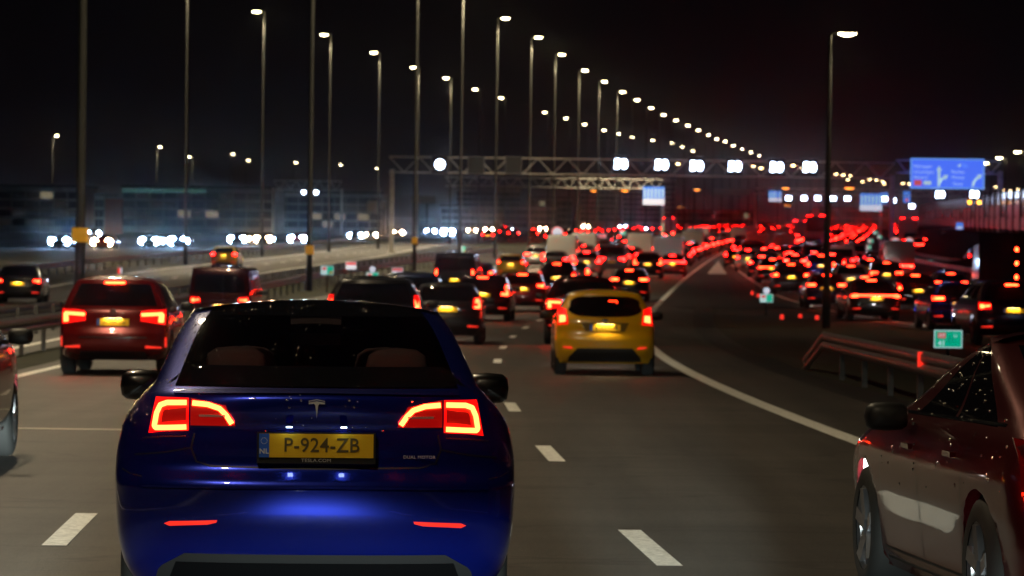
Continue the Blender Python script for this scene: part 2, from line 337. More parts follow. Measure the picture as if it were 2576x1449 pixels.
# ------------------------------------------------------------------ cars: a body is a stack of plan contours
def pchip(xs, vs, q):
    xs, vs, q = np.array(xs, float), np.array(vs, float), np.array(q, float)
    h = np.diff(xs); d = np.diff(vs) / h; m = np.zeros(len(xs)); m[0], m[-1] = d[0], d[-1]
    for i in range(1, len(xs) - 1):
        if d[i - 1] * d[i] > 0:
            a, b = 2 * h[i] + h[i - 1], h[i] + 2 * h[i - 1]; m[i] = (a + b) / (a / d[i - 1] + b / d[i])
    i = np.clip(np.searchsorted(xs, q) - 1, 0, len(h) - 1); t = (q - xs[i]) / h[i]
    return (2*t**3-3*t**2+1)*vs[i] + (t**3-2*t**2+t)*h[i]*m[i] + (-2*t**3+3*t**2)*vs[i+1] + (t**3-t**2)*h[i]*m[i+1]
class Shell:
    """rows: (z, rear y, front y, half width, rear bow, rear corner depth)"""
    def __init__(s, rows, roof=.07, belt=1.0, wtop=1.33, wr=.38, axles=(.75, 3.2), arch=.36, tap=.05, uw=.84, nz=26, nr=16, ns=34, sidewin=(.07, .47, .51, .9), fcut=.6, extra=(), roofglass=False):
        s.rows = np.array(rows, float); s.roof = roof; s.tap = tap; s.L = max(s.rows[:, 2]); s.belt, s.wtop, s.wr, s.axles, s.arch = belt, wtop, wr, axles, arch
        z0, z1 = s.rows[0, 0], s.rows[-1, 0]; s.z1 = z1
        zs = sorted(set([round(v, 4) for v in np.linspace(z0, z1, nz)] + [belt, wtop] + list(extra)))
        zs = [z for i, z in enumerate(zs) if z in (belt, wtop, z0, z1) or z in extra or all(abs(z - k) > .012 for k in (belt, wtop) + tuple(extra))]
        us = [-math.cos(math.pi * k / nr) for k in range(nr + 1)]
        us = sorted(set([round(u, 4) for u in us if abs(abs(u) - uw) > .03] + [-uw, uw]))
        ts = sorted(set([round(k / ns, 4) for k in range(1, ns) if all(abs(k / ns - w) > .012 for w in sidewin)] + list(sidewin)))
        NR, NS = len(us), len(ts); s.loop = 2 * NR + 2 * NS
        V = []
        seg = ['rear'] * (NR - 1) + ['right'] * (NS + 1) + ['front'] * (NR - 1) + ['left'] * (NS + 1)
        par = [(us[k] + us[k + 1]) / 2 for k in range(NR - 1)]
        tt = [0] + ts + [1]; tm = [(tt[k] + tt[k + 1]) / 2 for k in range(NS + 1)]
        par += tm + par[::-1] + tm[::-1]
        for z in zs: V += s.contour(z, us, ts)
        nrow = len(zs); Lp = s.loop
        base = np.array(V[-Lp:]); cen = np.array([0, base[:, 1].mean(), 0])
        cen[1] = (base[:, 1].min() + base[:, 1].max()) / 2
        for q in (.965, .9, .78, .6, .35, .12):
            p = base.copy(); p[:, 0] *= q; p[:, 1] = cen[1] + (p[:, 1] - cen[1]) * (1 - (1 - q) * (.55 if q > .7 else .8)); p[:, 2] = z1 + roof * (1 - q ** 2.2)
            V += [tuple(v) for v in p]
        zr = zs + [z1 + .001 * k for k in range(1, 7)]
        parts = {}
        fwd = s.L
        for i in range(nrow + 5):
            zm = (zr[i] + zr[i + 1]) / 2
            for j in range(Lp):
                k = 'body'; a = par[j]
                if roofglass and (zm > wtop and (seg[j] in ('rear', 'front') and abs(a) < uw or i >= nrow - 1)): k = 'roof_glass'
                if i < nrow - 1 and belt < zm < wtop:
                    if seg[j] == 'rear' and abs(a) < uw: k = 'rear_window'
                    elif seg[j] == 'front' and abs(a) < uw: k = 'windscreen'
                    elif seg[j] in ('right', 'left') and (sidewin[0] < a < sidewin[1] or sidewin[2] < a < sidewin[3]): k = 'side_window_' + seg[j]
                f = (i * Lp + j, i * Lp + (j + 1) % Lp, (i + 1) * Lp + (j + 1) % Lp, (i + 1) * Lp + j)
                parts.setdefault(k, []).append(f)
        n = len(V); top = (nrow + 5) * Lp
        V.append((0, cen[1], z1 + roof)); parts['body'] += [(top + j, top + (j + 1) % Lp, n) for j in range(Lp)]
        parts['body'].append(tuple(range(Lp))[::-1])
        # open the wheel arches and snap the lips onto a circle
        V = np.array(V); hit = np.zeros(len(V), bool); full = np.zeros(len(V), bool)
        for ay in axles:
            d = np.hypot(V[:, 1] - ay, V[:, 2] - wr); side = np.abs(V[:, 0]) > .8 * np.interp(V[:, 2], s.rows[:, 0], s.rows[:, 3])
            side &= V[:, 2] < .95
            ins = (d < arch) & side; full |= ins
            keep = ins & (d > .01); k = arch / np.maximum(d, .01)
            V[keep, 1] = ay + (V[keep, 1] - ay) * k[keep]; V[keep, 2] = np.maximum(wr + (V[keep, 2] - wr) * k[keep], zs[0])
        parts['body'] = [f for f in parts['body'] if len(f) > 4 or not all(full[i] for i in f)]
        s.V, s.parts = V, parts
    def at(s, z):
        z = float(np.clip(z, s.rows[0, 0], s.z1)); return [float(pchip(s.rows[:, 0], s.rows[:, k], [z])[0]) for k in range(1, 6)]
    def plan(s, y): return 1 - s.tap * abs((y - s.L / 2) / (s.L / 2)) ** 3
    def contour(s, z, us, ts):
        r, f, w, bow, crn = s.at(z); out = []
        yr = lambda u: r + bow * u * u + crn * (1 - (1 - min(abs(u), 1) ** 3) ** (1 / 3.))
        fb, fc = .22, .45 if z < s.belt else .3
        yf = lambda u: f - fb * u * u - fc * (1 - (1 - min(abs(u), 1) ** 3) ** (1 / 3.))
        wr_, wf_ = w * s.plan(yr(1)), w * s.plan(yf(1))
        out += [(u * wr_, yr(u), z) for u in us]
        ys = [yr(1) + (yf(1) - yr(1)) * t for t in ts]
        out += [(w * s.plan(y), y, z) for y in ys]
        out += [(u * wf_, yf(u), z) for u in us[::-1]]
        out += [(-w * s.plan(y), y, z) for y in ys[::-1]]
        return out
    def rear_y(s, x, z):
        r, f, w, bow, crn = s.at(z); yr1 = r + bow + crn; w *= s.plan(yr1); u = min(abs(x) / w, .995)
        return r + bow * u * u + crn * (1 - (1 - u ** 3) ** (1 / 3.))
    def meshes(s, nm, pm):
        out = {}
        for k, fs in s.parts.items():
            use = sorted({i for f in fs for i in f}); ix = {v: n for n, v in enumerate(use)}
            out[k] = mesh(nm + '_' + k, [s.V[i] for i in use], [tuple(ix[i] for i in f) for f in fs], pm if k == 'body' else M['glass'], True, 48)
        return out
    def patch(s, poly, off=.006, dz=.02, nx=5, mb=None, mirror=False):
        """poly: z-monotone outline of (x, z) on the rear face"""
        mb = mb or MB(); zs = [p[1] for p in poly]; z0, z1 = min(zs), max(zs); n = max(2, int((z1 - z0) / dz)); sg = -1 if mirror else 1
        vs = []
        for i in range(n + 1):
            z = z0 + (z1 - z0) * (i + .001 * (i == 0) - .001 * (i == n)) / n; xs = []
            for (xa, za), (xb, zb) in zip(poly, poly[1:] + poly[:1]):
                if (za - z) * (zb - z) <= 0 and za != zb: xs.append(xa + (xb - xa) * (z - za) / (zb - za))
            a, b = min(xs), max(xs)
            for k in range(nx + 1):
                x = a + (b - a) * k / nx; vs.append((sg * x, s.rear_y(x, z) - off, z))
        q = nx + 1; fs = [(i * q + k, i * q + k + 1, (i + 1) * q + k + 1, (i + 1) * q + k) for i in range(n) for k in range(nx)]
        ring = [k for k in range(q)] + [i * q + nx for i in range(1, n + 1)] + [n * q + k for k in range(nx - 1, -1, -1)] + [i * q for i in range(n - 1, 0, -1)]
        nb = len(vs); vs += [(vs[i][0], vs[i][1] + off + .012, vs[i][2]) for i in ring]
        m_ = len(ring); fs += [(ring[(k + 1) % m_], ring[k], nb + k, nb + (k + 1) % m_) for k in range(m_)]
        if mirror: fs = [f[::-1] for f in fs]
        return mb.add(vs, fs)
    def ribbon(s, pts, w, off=.012, mb=None, mirror=False, sub=5, depth=.02):
        mb = mb or MB(); sg = -1 if mirror else 1; P_ = []
        for (a, b) in zip(pts, pts[1:]):
            for k in range(sub): P_.append((a[0] + (b[0] - a[0]) * k / sub, a[1] + (b[1] - a[1]) * k / sub))
        P_.append(pts[-1]); vs = []
        for i, p in enumerate(P_):
            a = P_[max(i - 1, 0)]; b = P_[min(i + 1, len(P_) - 1)]; dx, dz = b[0] - a[0], b[1] - a[1]; l = math.hypot(dx, dz) or 1
            nx_, nz_ = -dz / l * w / 2, dx / l * w / 2
            for q in (-1, 1):
                x, z = p[0] + q * nx_, p[1] + q * nz_; y = s.rear_y(x, z) - off; vs += [(sg * x, y, z), (sg * x, y + depth, z)]
        fs = []
        for i in range(len(P_) - 1):
            a, b = i * 4, i * 4 + 4
            fs += [(a, b, b + 2, a + 2), (a, a + 1, b + 1, b), (a + 2, b + 2, b + 3, a + 3)]
        if not mirror: fs = [f[::-1] for f in fs]
        return mb.add(vs, fs)

def wheel_meshes(r, w):
    t = MB().lathe_x([(-w/2, r*.66), (-w/2-.01, r*.80), (-w/2+.012, r*.95), (-w*.32, r), (w*.32, r), (w/2-.012, r*.95), (w/2+.01, r*.80), (w/2, r*.66)], 28)
    for k in (-.25, 0, .25): pass
    rim = MB().lathe_x([(w/2-.005, r*.67), (w/2-.02, r*.60), (w/2-.09, r*.56), (w/2-.09, .02)], 24); rim.lathe_x([(-w/2+.005, r*.67), (-w/2+.03, r*.60), (-w/2+.09, .02)], 24)
    for k in range(5):
        a = 2 * math.pi * k / 5 + .3
        rim.beam((w/2-.035, .05*math.cos(a), .05*math.sin(a)), (w/2-.02, r*.62*math.cos(a), r*.62*math.sin(a)), .05, .07)
    return t.me('tyre', M['rubber'], True, 50), rim.me('rim', M['rim'], True, 40)
def mirror_mesh(sg):
    vs, fs = [], []; n, m_ = 12, 8
    for i in range(m_ + 1):
        a = -math.pi / 2 + math.pi * i / m_
        for k in range(n):
            b = 2 * math.pi * k / n; f = lambda v, e: math.copysign(abs(v) ** e, v)
            vs.append((sg * (.02 + .115 * (1 + f(math.cos(a), .7) * f(math.cos(b), .55))), .04 + .085 * f(math.sin(a), .7), .075 * f(math.cos(a), .7) * f(math.sin(b), .6)))
    for i in range(m_):
        for k in range(n): fs.append((i * n + k, i * n + (k + 1) % n, (i + 1) * n + (k + 1) % n, (i + 1) * n + k))
    mb = MB().add(vs, fs); mb.box(min(0, -sg * .04) , max(0, -sg * .04) + .03, .0, .06, -.07, -.03); return mb

TYPES = {}
TYPES['hatch'] = dict(sh=Shell([(.20,.22,3.75,.77,.03,.25),(.30,.10,3.88,.82,.05,.30),(.42,.02,3.95,.855,.06,.33),(.58,.0,3.97,.862,.06,.33),(.66,.03,3.95,.862,.06,.32),
    (.74,.07,3.9,.86,.05,.3),(.86,.07,3.7,.85,.05,.3),(.95,.10,3.3,.825,.05,.28),(1.0,.14,2.95,.795,.05,.26),(1.15,.25,2.65,.73,.05,.22),(1.3,.36,2.3,.65,.05,.18),(1.37,.38,2.05,.60,.07,.16)],
    roof=.07, belt=1.0, wtop=1.32, wr=.31, axles=(.68, 3.15), arch=.345), tyre=(.30, .2), hl=.95, tx=.72, plate=(.80, 0), L=3.97, W=.86)
TYPES['suv'] = dict(sh=Shell([(.24,.25,4.1,.80,.03,.25),(.36,.08,4.22,.87,.05,.30),(.52,.0,4.3,.905,.06,.33),(.66,.0,4.32,.91,.06,.33),(.76,.05,4.3,.91,.05,.3),
    (.90,.07,4.15,.90,.05,.28),(1.02,.08,3.75,.885,.05,.28),(1.12,.14,3.2,.85,.05,.26),(1.3,.26,2.85,.775,.05,.22),(1.46,.38,2.45,.69,.05,.18),(1.54,.40,2.15,.63,.07,.16)],
    roof=.08, belt=1.12, wtop=1.48, wr=.35, axles=(.82, 3.42), arch=.40), tyre=(.345, .22), hl=.98, tx=.76, plate=(.86, 0), L=4.32, W=.91)
TYPES['estate'] = dict(sh=Shell([(.20,.25,4.45,.78,.03,.25),(.30,.08,4.55,.85,.05,.30),(.46,.0,4.63,.89,.06,.33),(.60,.0,4.65,.895,.06,.33),(.70,.05,4.62,.895,.05,.3),
    (.82,.06,4.4,.885,.05,.28),(.93,.07,3.9,.87,.05,.28),(1.02,.13,3.35,.83,.05,.26),(1.2,.3,2.95,.75,.05,.22),(1.34,.46,2.6,.67,.05,.18),(1.40,.48,2.3,.62,.07,.16)],
    roof=.07, belt=1.02, wtop=1.35, wr=.32, axles=(.9, 3.6), arch=.36), tyre=(.32, .21), hl=.92, tx=.74, plate=(.82, 0), L=4.65, W=.89)
TYPES['sedan'] = dict(sh=Shell([(.20,.25,4.5,.78,.03,.25),(.30,.08,4.62,.85,.05,.30),(.46,.0,4.70,.895,.06,.35),(.60,.0,4.72,.90,.06,.35),(.72,.03,4.68,.90,.05,.33),
    (.84,.05,4.45,.89,.05,.3),(.95,.06,3.95,.87,.05,.3),(1.0,.30,3.5,.83,.06,.3),(1.06,.62,3.25,.79,.06,.26),(1.2,.95,2.95,.72,.05,.22),(1.33,1.3,2.6,.64,.05,.18),(1.38,1.5,2.35,.58,.07,.16)],
    roof=.06, belt=1.04, wtop=1.34, wr=.32, axles=(.95, 3.75), arch=.36), tyre=(.32, .22), hl=.86, tx=.74, plate=(.74, 0), L=4.72, W=.90)
TYPES['van'] = dict(sh=Shell([(.26,.12,4.7,.86,.02,.12),(.40,.04,4.85,.94,.02,.14),(.6,.0,4.9,.96,.02,.14),(.8,.02,4.9,.965,.02,.12),(1.0,.02,4.75,.965,.02,.12),
    (1.15,.03,4.3,.96,.02,.12),(1.4,.05,4.05,.935,.02,.12),(1.7,.08,3.75,.90,.02,.11),(1.86,.10,3.55,.87,.02,.10),(1.92,.13,3.4,.84,.02,.10)],
    roof=.05, belt=1.16, wtop=1.72, wr=.34, axles=(.95, 3.9), arch=.38, tap=.03), tyre=(.335, .22), hl=.95, tx=.88, plate=(.72, 0), L=4.9, W=.96)
TYPES['bigvan'] = dict(sh=Shell([(.30,.10,5.5,.90,.01,.06),(.45,.02,5.65,.98,.01,.07),(.7,.0,5.7,1.0,.01,.07),(1.1,.0,5.6,1.0,.01,.07),(1.4,.0,5.0,1.0,.01,.07),
    (1.9,.02,4.6,.985,.01,.07),(2.3,.05,4.2,.96,.01,.07),(2.42,.08,4.0,.92,.01,.08)],
    roof=.05, belt=1.42, wtop=1.9, wr=.36, axles=(1.1, 4.6), arch=.40, tap=.02), tyre=(.35, .24), hl=.9, tx=.94, plate=(.62, 0), L=5.7, W=1.0)
def light_set(sh, style, W, hl):
    """lens outlines, core ribbons and core patches in metres for the right lamp"""
    a, b = .94 * W, .985 * W
    if style == 'blob': return [[(.66*W, hl-.07), (.95*W, hl-.09), (.965*W, hl+.09), (.70*W, hl+.09)]], [], [[(.72*W, hl-.04), (.92*W, hl-.05), (.93*W, hl+.05), (.74*W, hl+.05)]]
    if style == 'wide': return [[(.50*W, hl-.06), (.96*W, hl-.08), (.96*W, hl+.08), (.52*W, hl+.06)]], [([(.55*W, hl+.0), (.93*W, hl-.005)], .075)], []
    if style == 'tall': return [[(.84*W, hl-.16), (.965*W, hl-.18), (.90*W, hl+.30), (.80*W, hl+.30)]], [([(.905*W, hl-.13), (.885*W, hl+.06), (.86*W, hl+.22)], .07)], []
    if style == 'ell': return [[(.66*W, hl-.12), (.96*W, hl-.14), (.92*W, hl+.24), (.82*W, hl+.24), (.82*W, hl+.02)]], [([(.70*W, hl-.06), (.92*W, hl-.08), (.895*W, hl+.06), (.87*W, hl+.20)], .065)], []
    if style == 'tee': return [[(.50*W, hl-.10), (.95*W, hl-.16), (.95*W, hl+.10), (.52*W, hl+.07)]], [([(.52*W, hl), (.90*W, hl+.02)], .05), ([(.88*W, hl+.02), (.87*W, hl-.12)], .08)], []
    if style == 'bar': return [[(.0, hl-.05), (.95*W, hl-.08), (.95*W, hl+.06), (.0, hl+.05)]], [([(.0, hl), (.66*W, hl), (.80*W, hl+.02), (.94*W, hl-.03), (.84*W, hl-.055), (.68*W, hl-.03)], .035)], []
    if style == 'square': return [[(.72*W, hl-.12), (.95*W, hl-.13), (.94*W, hl+.14), (.75*W, hl+.13)]], [([(.78*W, hl-.09), (.92*W, hl-.095), (.90*W, hl+.03), (.80*W, hl+.03)], .05)], [[(.80*W, hl+.06), (.90*W, hl+.06), (.90*W, hl+.10), (.81*W, hl+.10)]]
    if style == 'point': return [[(.74*W, hl-.11), (.96*W, hl-.12), (.94*W, hl+.20), (.78*W, hl+.16)]], [], [[(.79*W, hl-.06), (.92*W, hl-.07), (.91*W, hl+.05), (.80*W, hl+.05)]]
    if style == 'low': return [[(.62*W, hl-.10), (.96*W, hl-.11), (.95*W, hl+.09), (.66*W, hl+.08)]], [([(.66*W, hl-.0), (.82*W, hl-.02)], .04), ([(.82*W, hl-.02), (.92*W, hl-.02)], .09)], []
STY = ['blob', 'wide', 'tall', 'ell', 'tee', 'bar', 'square', 'point', 'low']
plamp_me = MB().box(-.15, .15, -.05, -.01, .066, .078).me('plate_lamp', M['black'])
plamp_me.materials.append(M['platelampW'])
_pl = bmesh.new(); _pl.from_mesh(plamp_me); _v = [_pl.verts.new(q) for q in ((-.14, -.048, .0655), (.14, -.048, .0655), (.14, -.012, .0655), (-.14, -.012, .0655))]; _f = _pl.faces.new(_v[::-1]); _f.material_index = 1; _pl.to_mesh(plamp_me); _pl.free()
plate_me = MB().box(-.26, .26, -.006, .006, -.055, .055).me('plate', M['yellow'])
band_me = MB().box(-.258, -.212, -.009, -.0065, -.052, .052).me('band', M['plateblue'])
mir_me = {1: mirror_mesh(1).me('mirror_r', M['black'], True, 50), -1: mirror_mesh(-1).me('mirror_l', M['black'], True, 50)}
CACHE = {}
def kit(ty, style):
    T = TYPES[ty]; sh = T['sh']
    if 'ms' not in T:
        T['ms'] = sh.meshes(ty, P['black']); T['wm'] = wheel_meshes(*T['tyre'])
        pr = [(sh.arch * math.cos(math.pi * k / 12), sh.arch * math.sin(math.pi * k / 12)) for k in range(13)]
        T['liner'] = MB().add([(x, y, z) for x in (T['W'] * .92, T['W'] - .34) for y, z in pr], [(k, k + 1, 14 + k, 13 + k) for k in range(12)] + [tuple(range(13, 26))]).me('liner', M['black'])
        W, z0 = T['W'], sh.rows[0, 0]
        T['valance'] = sh.patch([(-.62 * W, z0 + .02), (.62 * W, z0 + .02), (.56 * W, z0 + .17), (-.56 * W, z0 + .17)], .010, .03, 10).me('valance', M['black'], True, 50)
        T['refl'] = {g: sh.patch([(.58 * W, z0 + .20), (.86 * W, z0 + .20), (.86 * W, z0 + .235), (.58 * W, z0 + .245)], .010, .02, 4, mirror=g < 0).me('reflector', M['refl']) for g in (1, -1)}
        T['brake'] = sh.ribbon([(-.16, sh.wtop + .015), (.16, sh.wtop + .015)], .03, .02).me('brake', M['core'])
        hw = T['W']; z = .66
        fy = sh.at(z)[1]
        T['head'] = {g: MB().add([(g * .60 * hw, fy - .30, z - .05), (g * .90 * hw, fy - .52, z - .04), (g * .90 * hw, fy - .56, z + .06), (g * .60 * hw, fy - .36, z + .06)],
                                 [(0, 1, 2, 3) if g < 0 else (3, 2, 1, 0)]).me('headlamp', M['hln']) for g in (1, -1)}
    if (ty, style) not in CACHE:
        ls, rb, cp = light_set(sh, style, T['W'] * .97, T['hl']); r = {}
        for g in (1, -1):
            L_, C_ = MB(), MB()
            for p in ls: sh.patch(p, .008, .02, 6, L_, g < 0)
            for p, w in rb: sh.ribbon(p, w, .016, C_, g < 0)
            for p in cp: sh.patch(p, .016, .02, 4, C_, g < 0)
            r[g] = (L_.me('lens', M['lens']), C_.me('core', M['core']))
        CACHE[(ty, style)] = r
    return T, CACHE[(ty, style)]
CARS = []
def car(X, Y, rz, ty, color, style, label, group=None, detail=2, core='core', lens='lens', brake=True, refl=True, beam=0, headlamps=True, scale=1., cat='car', name='car', band=True):
    """detail 2: all parts, 1: mid distance, 0: far away"""
    T, lt = kit(ty, style); sh = T['sh']
    r = ob(name, None, label=label, cat=cat, group=group); r.location = (X, Y, G(Y) + .034); r.rotation_euler = (math.atan(slope(Y + 2)), 0, rz)
    r.empty_display_size = .2; r.scale = (scale,) * 3
    CARS.append((X, Y))
    ob('body', T['ms']['body'], r, m=P[color])
    for k in ('rear_window', 'windscreen'):
        if k == 'windscreen' and detail == 0: continue
        if ty in ('bigvan',) and k == 'rear_window': ob('rear_door', T['ms'][k], r, m=P[color]); continue
        ob(k, T['ms'][k], r)
    if detail:
        for k in ('side_window_right', 'side_window_left'):
            if k in T['ms']:
                if ty == 'bigvan': ob('side_panel', T['ms'][k], r, m=P[color])
                else: ob('side_window', T['ms'][k], r)
    for g in (1, -1):
        o = ob('tail_light', lt[g][0], r, m=M[lens]); ob('light_bar', lt[g][1], o, m=M[core])
        if refl and detail: ob('reflector', T['refl'][g], r)
        if detail == 2:
            z = sh.belt - .02; ob('wing_mirror', mir_me[g], r, (g * (T['W'] * .96), sh.at(sh.belt)[1] - (.95 if ty == 'sport' else .62), z))
        if headlamps and detail: ob('headlight', T['head'][g], r)
    pz = T['plate'][0]; py = sh.rear_y(0, pz) - .012
    p = ob('number_plate', plate_me, r, (0, py, pz))
    if detail == 2 and band: ob('plate_band', band_me, p)
    if detail and ty != 'sport' and band: ob('plate_lamp', plamp_me, p)
    if brake: ob('high_brake_light', T['brake'], r, m=M[core])
    tr, tw = T['tyre']
    for ay in sh.axles:
        if detail == 0 and ay != sh.axles[0]: continue
        for g in (1, -1):
            w = ob('wheel', T['wm'][0], r, (g * (T['W'] - .02 - tw / 2), ay, tr), (0, 0, 0 if g > 0 else math.pi))
            if detail == 2: ob('rim', T['wm'][1], w)
    if detail:
        ob('bumper_trim', T['valance'], r); [ob('wheel_liner', T['liner'], r, (0, ay, sh.wr), (0, 0, 0 if g > 0 else math.pi)) for ay in sh.axles for g in (1, -1)]
    if beam:
        ld = bpy.data.lights.new('headlight_beam', 'SPOT'); ld.energy = beam; ld.color = (1., .95, .88); ld.spot_size = math.radians(70); ld.spot_blend = .6; ld.shadow_soft_size = .3
        ob('headlight_beam', ld, r, (0, T['L'] - .15, .62), (math.radians(90 - 6), 0, 0))
    return r

# ------------------------------------------------------------------ the blue car in front
def hero():
    X, Y = -.885, 17.15; hl = ch(17)
    sh = Shell([(.20,.30,4.4,.80,.02,.30),(.30,.14,4.6,.88,.04,.36),(.40,.07,4.66,.925,.05,.40),(.50,.03,4.70,.945,.06,.42),(.62,.0,4.74,.955,.06,.42),(.765,.0,4.72,.96,.06,.42),(.80,.035,4.68,.96,.06,.42),
        (.86,.075,4.55,.958,.05,.42),(.95,.075,4.25,.945,.05,.42),(1.03,.085,3.85,.925,.05,.42),(1.10,.055,3.55,.885,.06,.44),(1.17,.055,3.42,.825,.08,.46),(1.195,.075,3.37,.80,.09,.46),(1.21,.14,3.33,.785,.09,.44),
        (1.27,.36,3.2,.758,.10,.40),(1.36,.72,3.0,.722,.10,.36),(1.46,1.16,2.75,.68,.10,.30),(1.53,1.52,2.55,.64,.10,.26),(1.565,1.75,2.4,.615,.10,.24)],
        roof=.055, belt=1.215, wtop=1.54, wr=.355, axles=(.92, 3.81), arch=.40, tap=.05, uw=.86, nz=52, nr=36, ns=60, sidewin=(.10, .45, .48, .88), roofglass=True)
    r = ob('blue_car', None, label='glossy blue electric hatchback with lit angular tail lights directly ahead', cat='car')
    r.location = (X, Y, G(Y) + .034); r.rotation_euler = (math.atan(slope(Y + 2)), 0, -hl); r.scale = (1, 1, .972); CARS.append((X, Y))
    ms = sh.meshes('blue', P['blue'])
    body = ob('body', ms['body'], r)
    ob('roof_glass', ms['roof_glass'], r)
    gm = bpy.data.materials.new('car_glass'); gm.use_nodes = True; nt = gm.node_tree; nt.nodes.remove(nt.nodes['Principled BSDF'])
    tr = nt.nodes.new('ShaderNodeBsdfTransparent'); tr.inputs[0].default_value = (.42, .38, .40, 1); gl = nt.nodes.new('ShaderNodeBsdfGlossy'); gl.inputs['Roughness'].default_value = .05
    fr = nt.nodes.new('ShaderNodeFresnel'); fr.inputs[0].default_value = 1.5; mx = nt.nodes.new('ShaderNodeMixShader')
    nt.links.new(fr.outputs[0], mx.inputs[0]); nt.links.new(tr.outputs[0], mx.inputs[1]); nt.links.new(gl.outputs[0], mx.inputs[2]); nt.links.new(mx.outputs[0], nt.nodes['Material Output'].inputs[0])
    for k in ('rear_window', 'windscreen', 'side_window_right', 'side_window_left'):
        ob('rear_window' if 'rear' in k else 'windscreen' if 'wind' == k[:4] else 'side_window', ms[k], r, m=gm)
    # black glass band below the see-through part and the spoiler lip
    ob('window_band', sh.patch([(-.70, 1.222), (.70, 1.222), (.60, 1.31), (-.60, 1.31)], .004, .02, 16).me('band', M['glass'], True), r)
    ob('spoiler_lip', sh.ribbon([(-.66, 1.196), (-.3, 1.203), (0, 1.205), (.3, 1.203), (.66, 1.196)], .018, .016, sub=8).me('lip', P['blue'], True), r)
    # cabin
    cab = MB().box(-.62, .62, .9, 3.0, .55, .75); ob('parcel_shelf', MB().box(-.6, .6, .55, 1.25, 1.02, 1.05).me('shelf', M['darkseat']), r)
    ob('cabin_floor', cab.me('floor', M['darkseat']), r)
    for x, y, m_ in ((-.36, 2.5, 'seat'), (.36, 2.5, 'seat'), (-.40, 1.45, 'seat'), (.40, 1.45, 'seat')):
        sb = MB(); a = 1.18 if y < 2 else 1.16
        st = ob('seat', MB().box(x - .24, x + .24, y, y + .14, .62, a).me('seat', M['darkseat']), r)
        vs, fs = [], []
        for i in range(7):
            t = -math.pi / 2 + math.pi * i / 6
            for k in range(12):
                b = 2 * math.pi * k / 12; e = lambda v, p: math.copysign(abs(v) ** p, v)
                vs.append((x + .155 * e(math.cos(t), .6) * e(math.cos(b), .7), y + .03 + .06 * e(math.sin(t), .7), a + .10 + .105 * e(math.cos(t), .6) * e(math.sin(b), .7)))
        fs = [(i * 12 + k, i * 12 + (k + 1) % 12, (i + 1) * 12 + (k + 1) % 12, (i + 1) * 12 + k) for i in range(6) for k in range(12)]
        ob('headrest', mesh('headrest', vs, fs, M[m_], True), st)
    ob('inner_mirror', MB().box(-.13, .13, 2.72, 2.75, 1.37, 1.43).me('im', M['seat']), r)
    # lamps
    for g in (1, -1):
        L_ = MB(); sh.patch([(.588, 1.005), (.775, .995), (.745, 1.165), (.588, 1.165)], .004, .015, 8, L_, g < 0)
        L2 = MB(); sh.patch([(.50, 1.035), (.580, 1.035), (.580, 1.165), (.42, 1.135), (.372, 1.035)], .004, .015, 8, L2, g < 0)
        o = ob('tail_light', L_.me('lens', M['lens'], True), r)
        C_ = sh.ribbon([(.598, 1.027), (.69, 1.022), (.742, 1.020), (.748, 1.03), (.738, 1.09), (.722, 1.128), (.69, 1.140), (.598, 1.143)], .024, .012, mirror=g < 0, sub=6)
        ob('light_bar', C_.me('core', M['coreb'], True), o)
        ob('lens_inset', sh.patch([(.60, 1.048), (.716, 1.046), (.708, 1.10), (.69, 1.118), (.60, 1.12)], .0075, .012, 8, mirror=g < 0).me('inset', M['lensdim'], True), o)
        o2 = ob('tail_light', L2.me('lens', M['lensdim'], True), r)
        ob('light_bar', sh.ribbon([(.572, 1.142), (.50, 1.136), (.445, 1.118), (.415, 1.088), (.388, 1.045)], .024, .012, mirror=g < 0, sub=6).me('core', M['coreb'], True), o2)
        ob('reverse_light', sh.patch([(.42, 1.078), (.54, 1.078), (.54, 1.088), (.42, 1.088)], .012, .005, 8, mirror=g < 0).me('rev', mat('clear_lens', (.6, .55, .55), .2)), o2)
        ob('reflector', sh.patch([(.455, .575), (.67, .562), (.70, .570), (.66, .588), (.45, .594)], .010, .008, 10, mirror=g < 0).me('refl', M['refl']), r)
        ob('wing_mirror', mirror_mesh(g).me('mirror', P['black'], True, 50), r, (g * .795, 3.0, 1.13)).scale = (1.0, 1.2, 1.15)
        # plate lamps
        py_ = sh.rear_y(0, .948) - .031; pl = ob('plate_lamp', MB().box(g * .125 - .013, g * .125 + .013, py_ - .040, py_ - .020, 1.034, 1.039).me('pl', M['platelamp']), r); ob('lamp_cover', MB().box(g * .125 - .016, g * .125 + .016, py_ - .044, sh.rear_y(0, 1.045) + .02, 1.0405, 1.055).me('cover', P['blue']), r)
    # panel gaps
    gap = sh.ribbon([(-.56, 1.0), (-.575, .93), (-.55, .865), (-.48, .845), (0, .838), (.48, .845), (.55, .865), (.575, .93), (.56, 1.0)], .008, .0015, sub=8, depth=.004)
    ob('panel_gap', gap.me('gap', M['black']), r)
    for g in (1, -1):
        for pts in ([(.60, .985), (.70, .98), (.80, .97)], [(.575, .93), (.70, .905), (.84, .89)], [(.80, .79), (.86, .80), (.90, .82)]): ob('panel_gap', sh.ribbon(pts, .006, .0015, sub=8, depth=.004, mirror=g < 0).me('gap', M['black']), r)
    ob('bumper_crease', sh.ribbon([(-.80, .745), (0, .755), (.80, .745)], .010, .006, sub=14, depth=.012).me('crease', P['blue'], True), r)
    ob('diffuser', sh.patch([(-.76, .22), (.76, .22), (.72, .36), (.60, .432), (-.60, .432), (-.72, .36)], .012, .02, 18).me('diff', M['trim'], True), r)
    ob('diffuser_slot', sh.patch([(-.70, .23), (.70, .23), (.64, .39), (-.64, .39)], .030, .02, 14).me('slot', M['tarp'], True), r)
